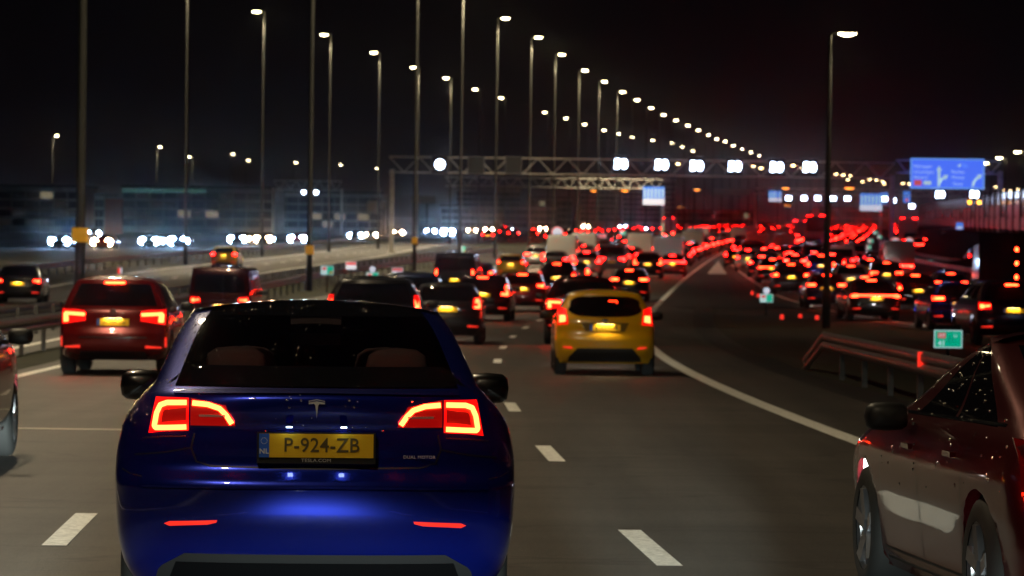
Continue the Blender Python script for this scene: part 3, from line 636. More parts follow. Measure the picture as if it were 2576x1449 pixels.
    # plate
    pz, py = .948, sh.rear_y(0, .948) - .02
    fr_ = ob('plate_frame', MB().box(-.272, .272, py - .004, py + .02, pz - .085, pz + .062).me('frame', M['black']), r)
    p = ob('number_plate', MB().box(-.262, .262, py - .011, py - .0045, pz - .056, pz + .056).me('plate', M['yellow']), r)
    ob('plate_band', MB().box(-.262, -.216, py - .0135, py - .0115, pz - .056, pz + .056).me('band', M['plateblue']), p)
    text('P-924-ZB', .094, mat('faded_black', (.11, .075, .02), .5), p, (.024, py - .012, pz), sx=.92, bold=.001)
    text('NL', .034, M['white'], p, (-.239, py - .0142, pz - .028), bold=.0006)
    st = MB()
    for k in range(12):
        a = k * math.pi / 6; st.disc(-.239 + .014 * math.cos(a), py - .0142, pz + .022 + .014 * math.sin(a), .0022, 6)
    ob('star_ring', st.me('stars', M['white']), p)
    text('TESLA.COM', .022, mat('frame_white', (.6, .6, .6), .4), fr_, (0, py - .0055, pz - .070), sx=1.15)
    text('DUAL MOTOR', .021, M['badge'], r, (.475, sh.rear_y(.45, .885) - .006, .895), 'model_lettering', sx=1.05)
    ey = sh.rear_y(0, 1.12) - .010
    em = MB().add([(x, ey, z) for x, z in ((-.038, 1.152), (0, 1.158), (.038, 1.152), (.036, 1.144), (.012, 1.146), (.0065, 1.138), (0, 1.078), (-.0065, 1.138), (-.012, 1.146), (-.036, 1.144))], [tuple(range(10))])
    em.add([(x, ey, z) for x, z in ((-.038, 1.156), (0, 1.164), (.038, 1.156), (.037, 1.160), (0, 1.168), (-.037, 1.160))], [tuple(range(6))])
    em.f = [f[::-1] for f in em.f]
    ob('emblem', em.me('emblem', M['badge']), r)
    # wheels
    tm, rm = wheel_meshes(.36, .26)
    for ay in sh.axles:
        for g in (1, -1):
            w = ob('wheel', tm, r, (g * .775, ay, .36), (0, 0, 0 if g > 0 else math.pi)); ob('rim', rm, w)
            grv = MB()
            for k in (-.06, 0, .06): grv.lathe_x([(k - .008, .3605), (k + .008, .3605)], 28)
            ob('tread', grv.me('tread', M['black']), w)
    pr = [(.40 * math.cos(math.pi * k / 12), .40 * math.sin(math.pi * k / 12)) for k in range(13)]
    lm = MB().add([(x, y, z) for x in (.87, .55) for y, z in pr], [(k, k + 1, 14 + k, 13 + k) for k in range(12)] + [tuple(range(13, 26))]).me('liner', M['black'])
    for ay in sh.axles:
        for g in (1, -1): ob('wheel_liner', lm, r, (0, ay, .355), (0, 0, 0 if g > 0 else math.pi))
    # rain drops: small flattened beads on glass, pillars and haunches
    drops(sh, r, 900, 5, 1.0, lambda q: q.x < 0 or q.x < .3 and q.z < 1.2 or (int(q.y * 977) % 4 == 0), (.003, .0075))
    return r, sh
def drops(sh, r, n, seed, zlo=1.0, side=None, size=(.0022, .0050)):
    rnd = random.Random(seed); V = sh.V; fs = [f for k in sh.parts for f in sh.parts[k] if len(f) == 4]
    mb = MB(); got = 0; tries = 0
    while got < n and tries < n * 60:
        tries += 1; f = rnd.choice(fs); p = [Vector(V[i]) for i in f]
        a, b = rnd.random(), rnd.random(); q = p[0].lerp(p[1], a).lerp(p[3].lerp(p[2], a), b)
        if q.z < zlo or q.y > 3.3: continue
        if side and side(q) is False: continue
        nn = (p[1] - p[0]).cross(p[3] - p[0])
        if nn.length < 1e-7: continue
        nn.normalize()
        rr = rnd.uniform(*size); u = nn.orthogonal().normalized(); w = nn.cross(u); vs = []
        for k in range(6): t = k * math.pi / 3; vs.append(q + (u * math.cos(t) + w * math.sin(t)) * rr)
        for k in range(6): t = k * math.pi / 3; vs.append(q + (u * math.cos(t) + w * math.sin(t)) * rr * .6 + nn * rr * .5)
        vs.append(q + nn * rr * .62)
        mb.add(vs, [(k, (k + 1) % 6, 6 + (k + 1) % 6, 6 + k) for k in range(6)] + [(6 + k, 6 + (k + 1) % 6, 12) for k in range(6)]); got += 1
    ob('rain_drops', mb.me('drops', M['drop'], True, None), r, kind='stuff')
M['drop'] = mat('water_bead', (.85, .80, .70), .22, 1.)
HERO, HSH = hero()

# ------------------------------------------------------------------ dark car cut by the right edge
TYPES['sport'] = dict(sh=Shell([(.17,.25,4.7,.84,.02,.30),(.28,.12,4.8,.90,.04,.36),(.40,.04,4.86,.915,.05,.40),(.52,.0,4.90,.93,.06,.42),(.66,.0,4.88,.95,.06,.44),(.78,.03,4.75,.955,.06,.44),
    (.88,.05,4.45,.94,.05,.44),(.96,.05,3.95,.915,.05,.44),(1.02,.12,3.62,.88,.06,.44),(1.07,.30,3.45,.845,.07,.42),(1.16,.62,3.2,.80,.08,.38),(1.27,1.05,2.95,.74,.09,.34),(1.37,1.5,2.65,.67,.09,.28),(1.43,1.85,2.42,.61,.10,.24)],
    roof=.06, belt=1.03, wtop=1.40, wr=.35, axles=(.98, 3.92), arch=.385, tap=.08, nz=44, nr=26, ns=64, uw=.86, sidewin=(.10, .46, .485, .86)), tyre=(.35, .26), hl=.90, tx=.78, plate=(.80, 0), L=4.9, W=.95)
sp = car(3.22, 16.8, .088, 'sport', 'maroon', 'tee', 'dark glossy rain beaded car cut off by the right picture edge', detail=2, core='lensoff', lens='lensoff', brake=False, refl=False)
SS = TYPES['sport']['sh']
def left_line(z0, y0, z1, y1, w, m, name, n=24):
    """thin strip on the car's left flank from (y0, z0) to (y1, z1)"""
    vs, fs = [], []
    for k in range(n + 1):
        t = k / n; y = y0 + (y1 - y0) * t; z = z0 + (z1 - z0) * t
        dy, dz = y1 - y0, z1 - z0; l = math.hypot(dy, dz); ny, nz = -dz / l * w / 2, dy / l * w / 2
        for q in (-1, 1):
            yy, zz = y + q * ny, z + q * nz; vs.append((-SS.at(zz)[2] * SS.plan(yy) - .0025, yy, zz))
    fs = [(2 * k, 2 * k + 1, 2 * k + 3, 2 * k + 2) for k in range(n)]
    ob(name, mesh(name, vs, fs, m), sp)
left_line(.30, 2.35, 1.0, 2.32, .008, M['black'], 'door_gap'); left_line(.30, 3.42, .98, 3.30, .008, M['black'], 'door_gap'); left_line(.32, 1.42, 1.0, 1.20, .008, M['black'], 'door_gap')
left_line(1.045, .75, 1.025, 3.25, .016, M['chrome'], 'window_trim', 40); left_line(.26, 1.45, .26, 3.45, .07, M['black'], 'sill')
ob('door_handle', MB().box(-.965, -.93, 1.45, 1.65, .86, .885).me('handle', P['maroon']), sp); ob('door_handle', MB().box(-.965, -.93, 2.5, 2.7, .85, .875).me('handle', P['maroon']), sp)
drops(SS, sp, 110, 11, .62, lambda q: q.x < 0, (.004, .010))

# ------------------------------------------------------------------ named traffic
def solve(px, py, hl): return on_ground(px, py, hl)
TL = 'cars queuing with lit tail lights'
def put(px, py, ty, color, style, label, road='main', **kw):
    T = TYPES[ty]; p = solve(px, py, T['hl'] * kw.get('scale', 1))
    h = {'main': ch(p.y), 'right': hd(RLn, p.y), 'left': hd(LCc, p.y), 'slip': hd(RLn, p.y) - .03}[road]
    near = p.y < 230
    kw.setdefault('detail', 2 if p.y < 130 else 1); kw.setdefault('beam', 1500 if p.y < 240 else 0)
    if not near:
        kw['core'] = {'core': 'coreF', 'coreb': 'coreFb', 'cored': 'coreF'}[kw.get('core', 'core')]; kw['lens'] = 'lensF'
    return car(p.x, p.y, -h, ty, color, style, label, TL, **kw)
# main carriageway
tg = put(283, 797, 'suv', 'red', 'tee', 'red crossover with yellow H-366-FG plate left of the blue car', scale=.98, core='coreb')
fi = car(*(lambda p: (p.x, p.y))(on_ground(1521, 950)), -ch(66), 'hatch', 'yellow', 'point', 'yellow hatchback with dark oval rear window in the right lane', TL, core='coreb', beam=1500, brake=False, refl=False, band=False)
put(-335, 905, 'suv', 'dred', 'blob', 'dark red car cut off by the left edge, only its mirror and flank showing', core='cored', brake=False)
put(551, 757, 'van', 'dred', 'low', 'dark people carrier beyond the red crossover, roof catching lamp light', scale=.86, brake=False)
put(938, 790, 'suv', 'black', 'tall', 'black estate with roof rails hidden behind the blue car roof', brake=False)
put(1030, 748, 'suv', 'navy', 'blob', 'dark car half hidden right of the black roof rails', brake=False)
put(1122, 766, 'hatch', 'black', 'square', 'black hatchback with chrome strip right of the blue car roof', core='core', brake=False)
put(1212, 737, 'estate', 'dred', 'ell', 'dark red estate with tall angular lamp behind the black hatchback', core='core')
put(1466, 766, 'suv', 'dred', 'tee', 'dark car with T shaped lamp half hidden by the yellow hatchback', core='coreb', brake=False)
put(1143, 694, 'van', 'black', 'tall', 'black van with upright lamps at the median rail', core='core', brake=False)
put(1197, 688, 'hatch', 'navy', 'blob', 'small dark blue car right of the black van', brake=False)
put(1313, 720, 'hatch', 'red', 'low', 'bright red hatchback with lit high brake light in the middle lane', core='coreb')
put(1400, 695, 'suv', 'dred', 'point', 'dark red car with very bright round brake lights', core='coreb')
put(1284, 661, 'hatch', 'taxi', 'point', 'yellow ochre hatchback near the median rail', core='core', brake=False)
put(1348, 641, 'suv', 'silver', 'wide', 'silver off-roader right of the ochre hatchback', core='coreb', brake=False)
put(1416, 632, 'estate', 'silver', 'tall', 'pale estate with upright lamps in the middle lane', core='core')
put(1481, 623, 'sedan', 'white', 'wide', 'white saloon with wide lamps beyond the pale estate', core='coreb')
put(1475, 657, 'suv', 'white', 'ell', 'white crossover with angular lamps in the middle lane', core='core')
put(1441, 684, 'hatch', 'black', 'square', 'dark hatchback half hidden behind the bright brake lights', core='coreb')
put(1555, 646, 'estate', 'white', 'blob', 'white estate with low plate right of the white crossover', core='core', brake=False)
put(1629, 662, 'suv', 'black', 'ell', 'tall black crossover with hooked lamps in the right lane', core='core', brake=False)
put(1691, 660, 'hatch', 'red', 'bar', 'red hatchback with full width light bar by the edge line', core='core')
put(1582, 705, 'hatch', 'black', 'wide', 'black hatchback with wide lamps ahead of the yellow hatchback', core='coreb')
put(1735, 628, 'suv', 'dred', 'point', 'dark car with one dazzling brake light near the gore tip', core='coreb')
put(1585, 604, 'sedan', 'grey', 'bar', 'distant grey saloon with thin full width light bar', core='core')
put(1556, 608, 'suv', 'dark', 'tall', 'distant dark crossover with slanted lamps', core='core')
put(1655, 606, 'sedan', 'white', 'blob', 'distant white saloon with pale roof in the right lane', core='core')
put(1625, 618, 'estate', 'white', 'blob', 'distant white estate ahead of the tall black crossover', core='core')
# right carriageway
put(2205, 746, 'sedan', 'black', 'bar', 'low black car with full width red light bar on the right carriageway', 'right', core='core')
put(2415, 754, 'hatch', 'blue', 'wide', 'blue hatchback with yellow plate on the right carriageway', 'right', core='coreb', brake=False)
put(2552, 773, 'suv', 'navy', 'low', 'dark crossover with pale bumper at the right picture edge', 'right', core='coreb', beam=150)
put(2312, 727, 'sedan', 'dark', 'point', 'dark saloon between the light bar car and the blue hatchback', 'right', core='coreb')
put(2394, 713, 'hatch', 'grey', 'wide', 'grey car behind the blue hatchback', 'right', core='core')
put(2500, 738, 'hatch', 'silver', 'low', 'silver car with bright lamp left of the right edge crossover', 'right', core='core', beam=150)
put(2231, 688, 'suv', 'grey', 'tee', 'grey crossover beyond the light bar car', 'right', core='core')
put(1991, 694, 'suv', 'black', 'blob', 'black crossover with twin square lamps beside the gore', 'right', core='coreb')
put(2081, 719, 'hatch', 'navy', 'wide', 'dark blue hatchback just behind the lamp post', 'right', core='core')
put(2142, 699, 'suv', 'silver', 'wide', 'silver crossover with yellow plate right of the lamp post', 'right', core='core')
put(1944, 674, 'estate', 'black', 'bar', 'black estate with straight light bar beside the gore', 'right', core='core')
put(1916, 662, 'hatch', 'navy', 'blob', 'dark blue hatchback left of the light bar estate', 'right', core='coreb')
put(1882, 649, 'suv', 'white', 'blob', 'white crossover next to the gore tip', 'right', core='core')
put(1850, 642, 'hatch', 'black', 'point', 'black hatchback first past the gore tip', 'right', core='core')
put(2117, 656, 'van', 'white', 'blob', 'white van with orange plate right of the lamp post', 'right', core='core', brake=False)
put(2190, 671, 'hatch', 'black', 'point', 'black hatchback with one bright lamp beyond the grey crossover', 'right', core='coreb')
put(2066, 666, 'suv', 'blue', 'square', 'blue car half hidden behind the lamp post', 'right', core='core')
put(2000, 657, 'hatch', 'grey', 'wide', 'grey hatchback ahead of the black crossover', 'right', core='coreb')
put(2050, 632, 'suv', 'silver', 'point', 'silver car with yellowish tailgate left of the lamp post', 'right', core='coreb')
put(1955, 640, 'sedan', 'silver', 'blob', 'silver saloon amid the right queue', 'right', core='coreb')
put(1906, 634, 'bigvan', 'white', 'blob', 'white panel van left in the right queue', 'right', core='core', cat='van', name='panel_van', brake=False)
put(1858, 605, 'bigvan', 'white', 'blob', 'tall white panel van beyond the gore tip', 'right', core='core', cat='van', name='panel_van', brake=False)
put(1748, 604, 'bigvan', 'silver', 'blob', 'grey panel van in the right lane of the main queue', core='core', cat='van', name='panel_van', brake=False)
put(2054, 617, 'bigvan', 'white', 'point', 'white delivery van below the tall brown truck', 'right', core='core', cat='van', name='panel_van', brake=False)
put(1945, 612, 'bigvan', 'silver', 'point', 'silver panel van in the middle of the right queue', 'right', core='core', cat='van', name='panel_van', brake=False)
# slip road
put(2381, 611, 'suv', 'grey', 'blob', 'grey car with low lamps on the slip road', 'slip', core='core')
put(2465, 647, 'suv', 'grey', 'point', 'lone dark car on the slip road under the noise barrier', 'slip', core='cored', brake=False)
put(2328, 614, 'suv', 'red', 'point', 'red glowing car with dazzling lamps behind the round signs', 'slip', core='coreb')
put(2300, 604, 'hatch', 'dred', 'wide', 'dark red car beyond the round signs', 'slip', core='coreb')
put(2420, 586, 'hatch', 'dark', 'wide', 'far dark car at the bend of the slip road', 'slip', core='core')
# left carriageway
put(44, 708, 'sedan', 'black', 'low', 'black saloon at the left edge beyond the median rails', 'left', core='core', brake=False)
put(562, 641, 'estate', 'taxi', 'blob', 'ochre yellow estate alone on the left carriageway', 'left', core='cored', brake=False)
put(1227, 591, 'suv', 'black', 'blob', 'dark car under the oncoming headlights on the left carriageway', 'left', core='cored', brake=False)
put(1434, 590, 'sedan', 'dark', 'blob', 'distant dark car right of the round 100 sign', 'left', core='core', brake=False)
put(1385, 595, 'sedan', 'dark', 'blob', 'distant dark car left of the round 100 sign', 'left', core='core', brake=False)

# trimmings of the two best seen neighbours
def neighbour(o, ty, plate, badge):
    T = TYPES[ty]; sh = T['sh']; pz = T['plate'][0]; py = sh.rear_y(0, pz) - .02
    p = [k for k in o.children if k.name.startswith('number_plate')][0]
    text(plate, .088, M['platetxt'], p, (.022, -.0075, -.002), sx=.95, bold=.0015)
    if badge == 'ring':
        b = MB().lathe_x([(-.012, .055), (.006, .058), (.006, .046), (-.004, .046)], 24); bm = b.me('badge', M['chrome'], True)
        e_ = ob('emblem', bm, o, (0, sh.rear_y(0, 1.02) - .01, 1.02), (0, 0, -math.pi / 2))
        vv = MB().beam((-.028, 0, .04), (0, 0, -.04), .010).beam((.028, 0, .04), (0, 0, -.04), .010).beam((-.014, 0, .04), (0, 0, .004), .008).beam((.014, 0, .04), (0, 0, .004), .008)
        ob('emblem_letter', vv.me('v', M['chrome']), e_, (0, 0, 0), (0, 0, math.pi / 2))
    else:
        vs = [(.058 * math.cos(2 * math.pi * k / 20), 0, .024 * math.sin(2 * math.pi * k / 20)) for k in range(20)]
        e_ = ob('emblem', MB().add(vs + [(v[0], .01, v[2]) for v in vs], [tuple(range(20))] + [(k, k + 20, (k + 1) % 20 + 20, (k + 1) % 20) for k in range(20)]).me('oval', M['chrome']), o, (0, sh.rear_y(0, .925) - .012, .925))
    return p
neighbour(tg, 'suv', 'H-366-FG', 'ring')
hs = TYPES['hatch']['sh']
for k in fi.children:
    if k.name.startswith('rear_window'): k.name = 'tailgate_panel'; k.material_slots[0].link = 'OBJECT'; k.material_slots[0].material = P['yellow']
ob('rear_window', hs.patch([((.63) * math.copysign(abs(math.cos(t)) ** .55, math.cos(t)) * (1 + .06 * math.sin(t)) * (1.0 if math.sin(t) < 0 else .93), 1.152 + .178 * math.copysign(abs(math.sin(t)) ** .7, math.sin(t))) for t in [2 * math.pi * k / 40 for k in range(40)]], .006, .012, 14).me('oval_window', M['glass'], True, 40), fi)
fp = neighbour(fi, 'hatch', '6-XXV-18', 'oval')
ob('plate_band', band_me, fp)
ob('plate_lamp', plamp_me, fp)
ob('high_brake_light', hs.ribbon([(.06, 1.245), (.20, 1.245), (.20, 1.21)], .022, .012).me('hb', M['cored']), fi)
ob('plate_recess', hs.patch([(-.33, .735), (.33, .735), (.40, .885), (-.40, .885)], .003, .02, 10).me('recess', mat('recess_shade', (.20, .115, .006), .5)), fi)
ob('rear_diffuser', hs.patch([(-.62, .225), (.62, .225), (.60, .30), (.46, .455), (-.46, .455), (-.60, .30)], .014, .02, 14).me('diff', M['trim'], True), fi)
for g in (1, -1): ob('reflector', hs.patch([(.54, .44), (.70, .46), (.705, .475), (.57, .475)], .010, .01, 6, mirror=g < 0).me('refl', M['refl']), fi)
ss_ = TYPES['suv']['sh']
ob('bumper_strip', ss_.ribbon([(-.55, .615), (.55, .615)], .012, .02, sub=12).me('strip', M['chrome']), tg)
ob('exhaust', MB().lathe_x([(0, .05), (.12, .05), (.12, .042), (0, .042)], 14).me('exhaust', M['chrome'], True), tg, (.5, .12, .33), (0, 0, math.pi / 2)).scale = (1, 1.9, .8)
ob('lower_strip', ss_.ribbon([(-.6, .40), (.6, .40)], .02, .03, sub=12).me('strip', P['red']), tg)
for g in (1, -1): ob('reflector', ss_.ribbon([(.845, .46), (.845, .62)], .025, .012, mirror=g < 0).me('refl', M['refl']), tg)
for o in CARS[:0]: pass

# trucks
def truck(X, Y, rz, w, h, l, mbody, label, edge=None, markers=True, road='right'):
    r = ob('box_truck', None, label=label, cat='truck'); r.location = (X, Y, G(Y) + .034); r.rotation_euler = (0, 0, rz); CARS.append((X, Y))
    ob('cargo_box', MB().box(-w/2, w/2, 0, l, 1.0, h).me('box', mbody), r)
    for g in (-1, 1): ob('rear_door', MB().box(min(0, g) * (w/2 - .08) + .01, max(0, g) * (w/2 - .08) - .01, -.03, -.002, 1.1, h - .12).me('door', mbody), r)
    fm = edge or M['gantry']
    for g in (-1, 1): ob('door_frame', MB().box(g * (w/2 - .04) - .045, g * (w/2 - .04) + .045, -.05, -.004, 1.02, h - .005).me('frame', fm), r)
    ob('header', MB().box(-w/2 + .09, w/2 - .09, -.05, -.004, h - .115, h - .005).me('header', fm), r)
    ob('chassis', MB().box(-.45, .45, .2, l + 2.2, .62, .98).me('chassis', M['black']), r)
    ob('cab', MB().add([(-1.15, l + .5, .6), (1.15, l + .5, .6), (1.15, l + 2.4, .6), (-1.15, l + 2.4, .6), (-1.12, l + .5, h - .4), (1.12, l + .5, h - .4), (1.12, l + 2.1, h - .5), (-1.12, l + 2.1, h - .5)],
        [(0, 3, 2, 1), (4, 5, 6, 7), (0, 1, 5, 4), (1, 2, 6, 5), (2, 3, 7, 6), (3, 0, 4, 7)]).me('cab', P['grey']), r)
    bar = ob('rear_bar', MB().box(-w/2 + .05, w/2 - .05, -.02, .12, .48, .60).me('bar', M['black']), r)
    for g in (-1, 1):
        ob('tail_light', MB().box(g * w * .40 - .16, g * w * .40 + .16, -.06, -.02, .72, .84).me('tl', M['coreFb']), r)
        if markers:
            for x in (.25, .36, .45): ob('marker_light', MB().box(g * w * x - .045, g * w * x + .045, -.08, -.051, h + .01, h + .07).me('mk', M['coreF']), r)
    tm, rm = wheel_meshes(.5, .3)
    for y in (1.2, 2.5, l + 1.4):
        for g in (-1, 1): ob('rim', rm, ob('wheel', tm, r, (g * (w/2 - .2), y, .5), (0, 0, 0 if g > 0 else math.pi)))
    ob('number_plate', plate_me, r, (0, -.04, .54)); return r
bm = mat('brown_doors', (.045, .012, .008), .6); ye = mat('ochre_edge', (.30, .17, .03), .5)
p = at_depth(2052, 600, 490); truck(p.x, 490, -hd(RLn, 490), 2.5, 4.15, 9, bm, 'tall truck with dark brown doors and red top lights in the right queue', ye)
p = at_depth(2285, 600, 540); truck(p.x, 540, -.09, 2.5, 4.0, 10, M['white'], 'white box truck behind the round signs on the slip road', None)
p = at_depth(2388, 600, 640); truck(p.x, 640, -.09, 2.45, 3.9, 8, M['white'], 'pale box truck far along the slip road', None)
p = at_depth(1679, 600, 700); truck(p.x, 700, -.1, 2.5, 3.6, 8, M['gantry'], 'grey box truck at the head of the main queue below the blue arrow sign', None)
p = at_depth(2014, 600, 620); truck(p.x, 620, -.1, 2.45, 3.4, 8, M['wall2'], 'pale grey truck left of the tall brown truck', None)
# truck at the right edge, its side lamps climbing the rear corner
p = on_ground(2556, 775, .55); tk = truck(p.x + 1.1, p.y, -hd(RLn, p.y) , 2.5, 3.0, 7, M['tarp'], 'truck at the right edge with a column of red corner lights', M['tarp'], markers=False)
for k in range(5): ob('corner_light', MB().add([(.05 * math.cos(a * math.pi / 4), -.06, .07 * math.sin(a * math.pi / 4)) for a in range(8)], [tuple(range(8))]).me('cl', M['coreb']), tk, (-1.12, 0, .62 + .46 * k))

# ------------------------------------------------------------------ the dense queue further on
rnd = random.Random(3); PC = ['black', 'dark', 'grey', 'silver', 'white', 'navy', 'dred', 'red', 'black', 'grey', 'silver']
lanes = ['left', 'middle', 'right']; SN = dict(blob='compact', wide='wide', tall='upright', ell='hooked', tee='T shaped', bar='full width', square='square', point='pointed', low='low')
SEEN = set()
def fill(fn, offs, y0, y1, label, group, skip=.06, step=(8.5, 13)):
    n = 0
    for of in offs:
        y = y0 + rnd.uniform(0, 6)
        while y < y1:
            x = fn(y) + of + rnd.uniform(-.25, .25)
            k = 1 if y < 420 else 1.5 if y < 700 else 2.4
            if all(abs(x - a) > 1.7 or abs(y - b) > 7.5 for a, b in CARS) and rnd.random() > skip:
                ty = rnd.choice(['hatch', 'hatch', 'suv', 'suv', 'estate', 'sedan', 'van'] + (['bigvan'] if rnd.random() < .35 else []))
                br = rnd.random()
                pc = rnd.choice(PC) if ty != 'bigvan' else 'white'; sty = rnd.choice(STY)
                lab = '%s %s, %s lamps, %s lane, %s of %s' % (pc.replace('dred', 'dark red').replace('navy', 'dark blue').replace('dark', 'anthracite', 1) if pc == 'dark' else pc.replace('dred', 'dark red').replace('navy', 'dark blue'), {'hatch': 'hatchback', 'suv': 'crossover', 'sedan': 'saloon', 'bigvan': 'panel van', 'van': 'people carrier'}.get(ty, ty), SN[sty], lanes[offs.index(of)], 'near end' if y < 330 else 'front part' if y < 430 else 'middle' if y < 560 else 'rear part' if y < 760 else 'far end', label)
                lab = lab if lab not in SEEN else lab.replace(' of ', ', second such, of ', 1); SEEN.add(lab)
                car(x, y, -hd(fn, y), ty, pc, sty, lab, group, detail=0, core='coreFb' if br < .55 else 'coreF', lens='lensF', brake=br < .5 and ty not in ('bigvan', 'van'), refl=False); n += 1
            y += rnd.uniform(*step) * k
    return n
n1 = fill(c, (-5.6, -1.85, 1.7), 245, 640, 'main queue', 'queue on the main carriageway', .04, (7.2, 9.6))
n2 = fill(RLn, (1.8, 5.4, 9.2), 230, 640, 'right queue', 'queue on the right carriageway', .04, (7.2, 9.6))
n3 = fill(lambda y: RLn(y) + 23, (-2, 2), 430, 700, 'slip road queue', 'queue on the slip road', .08, (8, 14))
# beyond that the queue reads as one mass of lights
def far_mass(specs):
    """(lane line, offsets, from, to, step): low detail cars joined into one mesh"""
    vs, fs, mi = [], [], []
    def add(v, f, m_, loc, ca, sa):
        n = len(vs)
        for x, y, z in v: vs.append((loc[0] + x * ca - y * sa, loc[1] + x * sa + y * ca, loc[2] + z))
        for q in f: fs.append(tuple(i + n for i in q)); mi.append(m_)
    cab = [(-.86, 0, .25), (.86, 0, .25), (.86, 4.2, .25), (-.86, 4.2, .25), (-.88, .02, .9), (.88, .02, .9), (.88, 4.1, .8), (-.88, 4.1, .8), (-.62, .5, 1.42), (.62, .5, 1.42), (.62, 2.4, 1.42), (-.62, 2.4, 1.42)]
    cabf = [(0, 1, 5, 4), (1, 2, 6, 5), (2, 3, 7, 6), (3, 0, 4, 7), (4, 5, 9, 8), (5, 6, 10, 9), (6, 7, 11, 10), (7, 4, 8, 11), (8, 9, 10, 11)]
    for fn, offs, y0, y1, st in specs:
        for of in offs:
            y = y0 + rnd.uniform(0, 8)
            while y < y1:
                a_ = -hd(fn, y); ca, sa = math.cos(a_), math.sin(a_); loc = (fn(y) + of + rnd.uniform(-.3, .3), y, G(y) + .03); k = rnd.choice((1, 1, 1.08, 1.15, 1.4 if rnd.random() < .3 else 1))
                add([(x, yy, z * k) for x, yy, z in cab], cabf, rnd.choice((0, 0, 1, 2)), loc, ca, sa); h = .86 * k + rnd.uniform(-.05, .08); w = rnd.uniform(.14, .24); t = rnd.uniform(.10, .2); br = 4 if rnd.random() < .55 else 5
                for g in (-1, 1):
                    x0, x1 = sorted((g * .84, g * (.84 - w)))
                    add([(x0, -.03, h - t / 2), (x1, -.03, h - t / 2), (x1, -.03, h + t / 2), (x0, -.03, h + t / 2)], [(0, 1, 2, 3)], 3, loc, ca, sa)
                    x0, x1 = x0 + w * .2, x1 - w * .2; add([(x0, -.05, h - t * .3), (x1, -.05, h - t * .3), (x1, -.05, h + t * .3), (x0, -.05, h + t * .3)], [(0, 1, 2, 3)], br, loc, ca, sa)
                if rnd.random() < .4: add([(-.15, .45, 1.36 * k), (.15, .45, 1.36 * k), (.15, .45, 1.40 * k), (-.15, .45, 1.40 * k)], [(0, 1, 2, 3)], br, loc, ca, sa)
                add([(-.26, -.04, .62), (.26, -.04, .62), (.26, -.04, .73), (-.26, -.04, .73)], [(0, 1, 2, 3)], 6, loc, ca, sa)
                y += rnd.uniform(*st)
    me = mesh('far_queue', vs, fs)
    for m_ in (P['black'], P['silver'], P['white'], M['lensF'], M['coreFb'], M['coreF'], M['yellow']): me.materials.append(m_)
    me.polygons.foreach_set('material_index', mi)
    ob('far_traffic', me, label='far mass of queuing cars with red tail lights near the horizon', cat='traffic', kind='stuff')
far_mass([(c, (-5.6, -1.85, 1.7), 645, 1600, (10, 17)), (RLn, (1.8, 5.4, 9.2), 645, 1600, (10, 17)), (lambda y: RLn(y) + 23, (-2, 2), 705, 1500, (11, 20)), (LCc, (-1.8, 1.8), 560, 1500, (26, 60)), (lambda y: RLn(y) + 13, (0,), 500, 1500, (14, 26))])
print('cars', n1, n2, n3)

# ------------------------------------------------------------------ oncoming traffic
HL = [(147, 608, 'c', 1), (234, 588, 'c', 0), (254, 610, 'y', 1), (373, 607, 'c', 1), (447, 607, 'c', 1.2), (595, 602, 'c', 1), (660, 602, 'y', 1), (746, 601, 'c', 1.1), (893, 593, 'c', .9), (932, 593, 'y', .9),
      (1000, 586, 'y', .9), (1083, 582, 'c', .9), (1126, 584, 'c', 1.6), (1187, 580, 'y', .8), (1229, 578, 'y', .9), (1279, 580, 'c', .9), (1325, 574, 'y', .8), (1366, 576, 'y', .9), (1406, 571, 'y', .9), (1473, 570, 'y', 1), (1490, 568, 'c', .8), (1566, 571, 'c', .9), (1617, 575, 'c', .7)]
ordn = ['first', 'second', 'third', 'fourth', 'fifth', 'sixth', 'seventh', 'eighth', 'ninth', 'tenth', 'eleventh', 'twelfth', 'thirteenth', 'fourteenth', 'fifteenth', 'sixteenth', 'seventeenth', 'eighteenth', 'nineteenth', 'twentieth',
        'twenty-first', 'twenty-second', 'twenty-third', 'twenty-fourth', 'twenty-fifth', 'twenty-sixth', 'twenty-seventh', 'twenty-eighth', 'twenty-ninth', 'thirtieth']
def ordx(n): return ordn[n - 1] if n <= len(ordn) else 'thirty-first'
hdisc = MB().lathe_x([(0, .001), (.0, .33), (-.05, .34)], 16).me('hl', M['hlw'])  # discs larger than real headlamps, glare built into their shape
for i, (px, py, kc, sz) in enumerate(HL):
    ty = rnd.choice(['suv', 'hatch', 'sedan', 'estate']); T, lt = kit(ty, 'blob'); sh = T['sh']
    p = on_ground(px, py, .68)
    r = ob('oncoming_car', None, label='oncoming car with %s headlights, %s from the left in the row of headlights' % ('cool white' if kc == 'c' else 'warm white', ordn[i]), cat='car', group='oncoming cars with headlights on')
    hh = .105; r.location = (p.x, p.y, G(p.y) + .026); r.rotation_euler = (0, 0, math.pi - hh); ms = T['ms']; oy = -T['L']
    ob('body', ms['body'], r, (0, oy, 0), m=P[rnd.choice(PC)]); ob('windscreen', ms['windscreen'], r, (0, oy, 0)); ob('side_window', ms['side_window_right'], r, (0, oy, 0)); ob('side_window', ms['side_window_left'], r, (0, oy, 0))
    for g in (1, -1):
        o = ob('headlight', hdisc, r, (g * T['W'] * .78, -.28, .68), (0, 0, math.pi / 2), m=M['hlw' if kc == 'c' else 'hly']); o.scale = (1, 1 * max(sz, .8), 1 * max(sz, .8))
    for ay in sh.axles:
        for g in (1, -1): ob('wheel', T['wm'][0], r, (g * (T['W'] - .13), ay + oy, T['tyre'][0]))

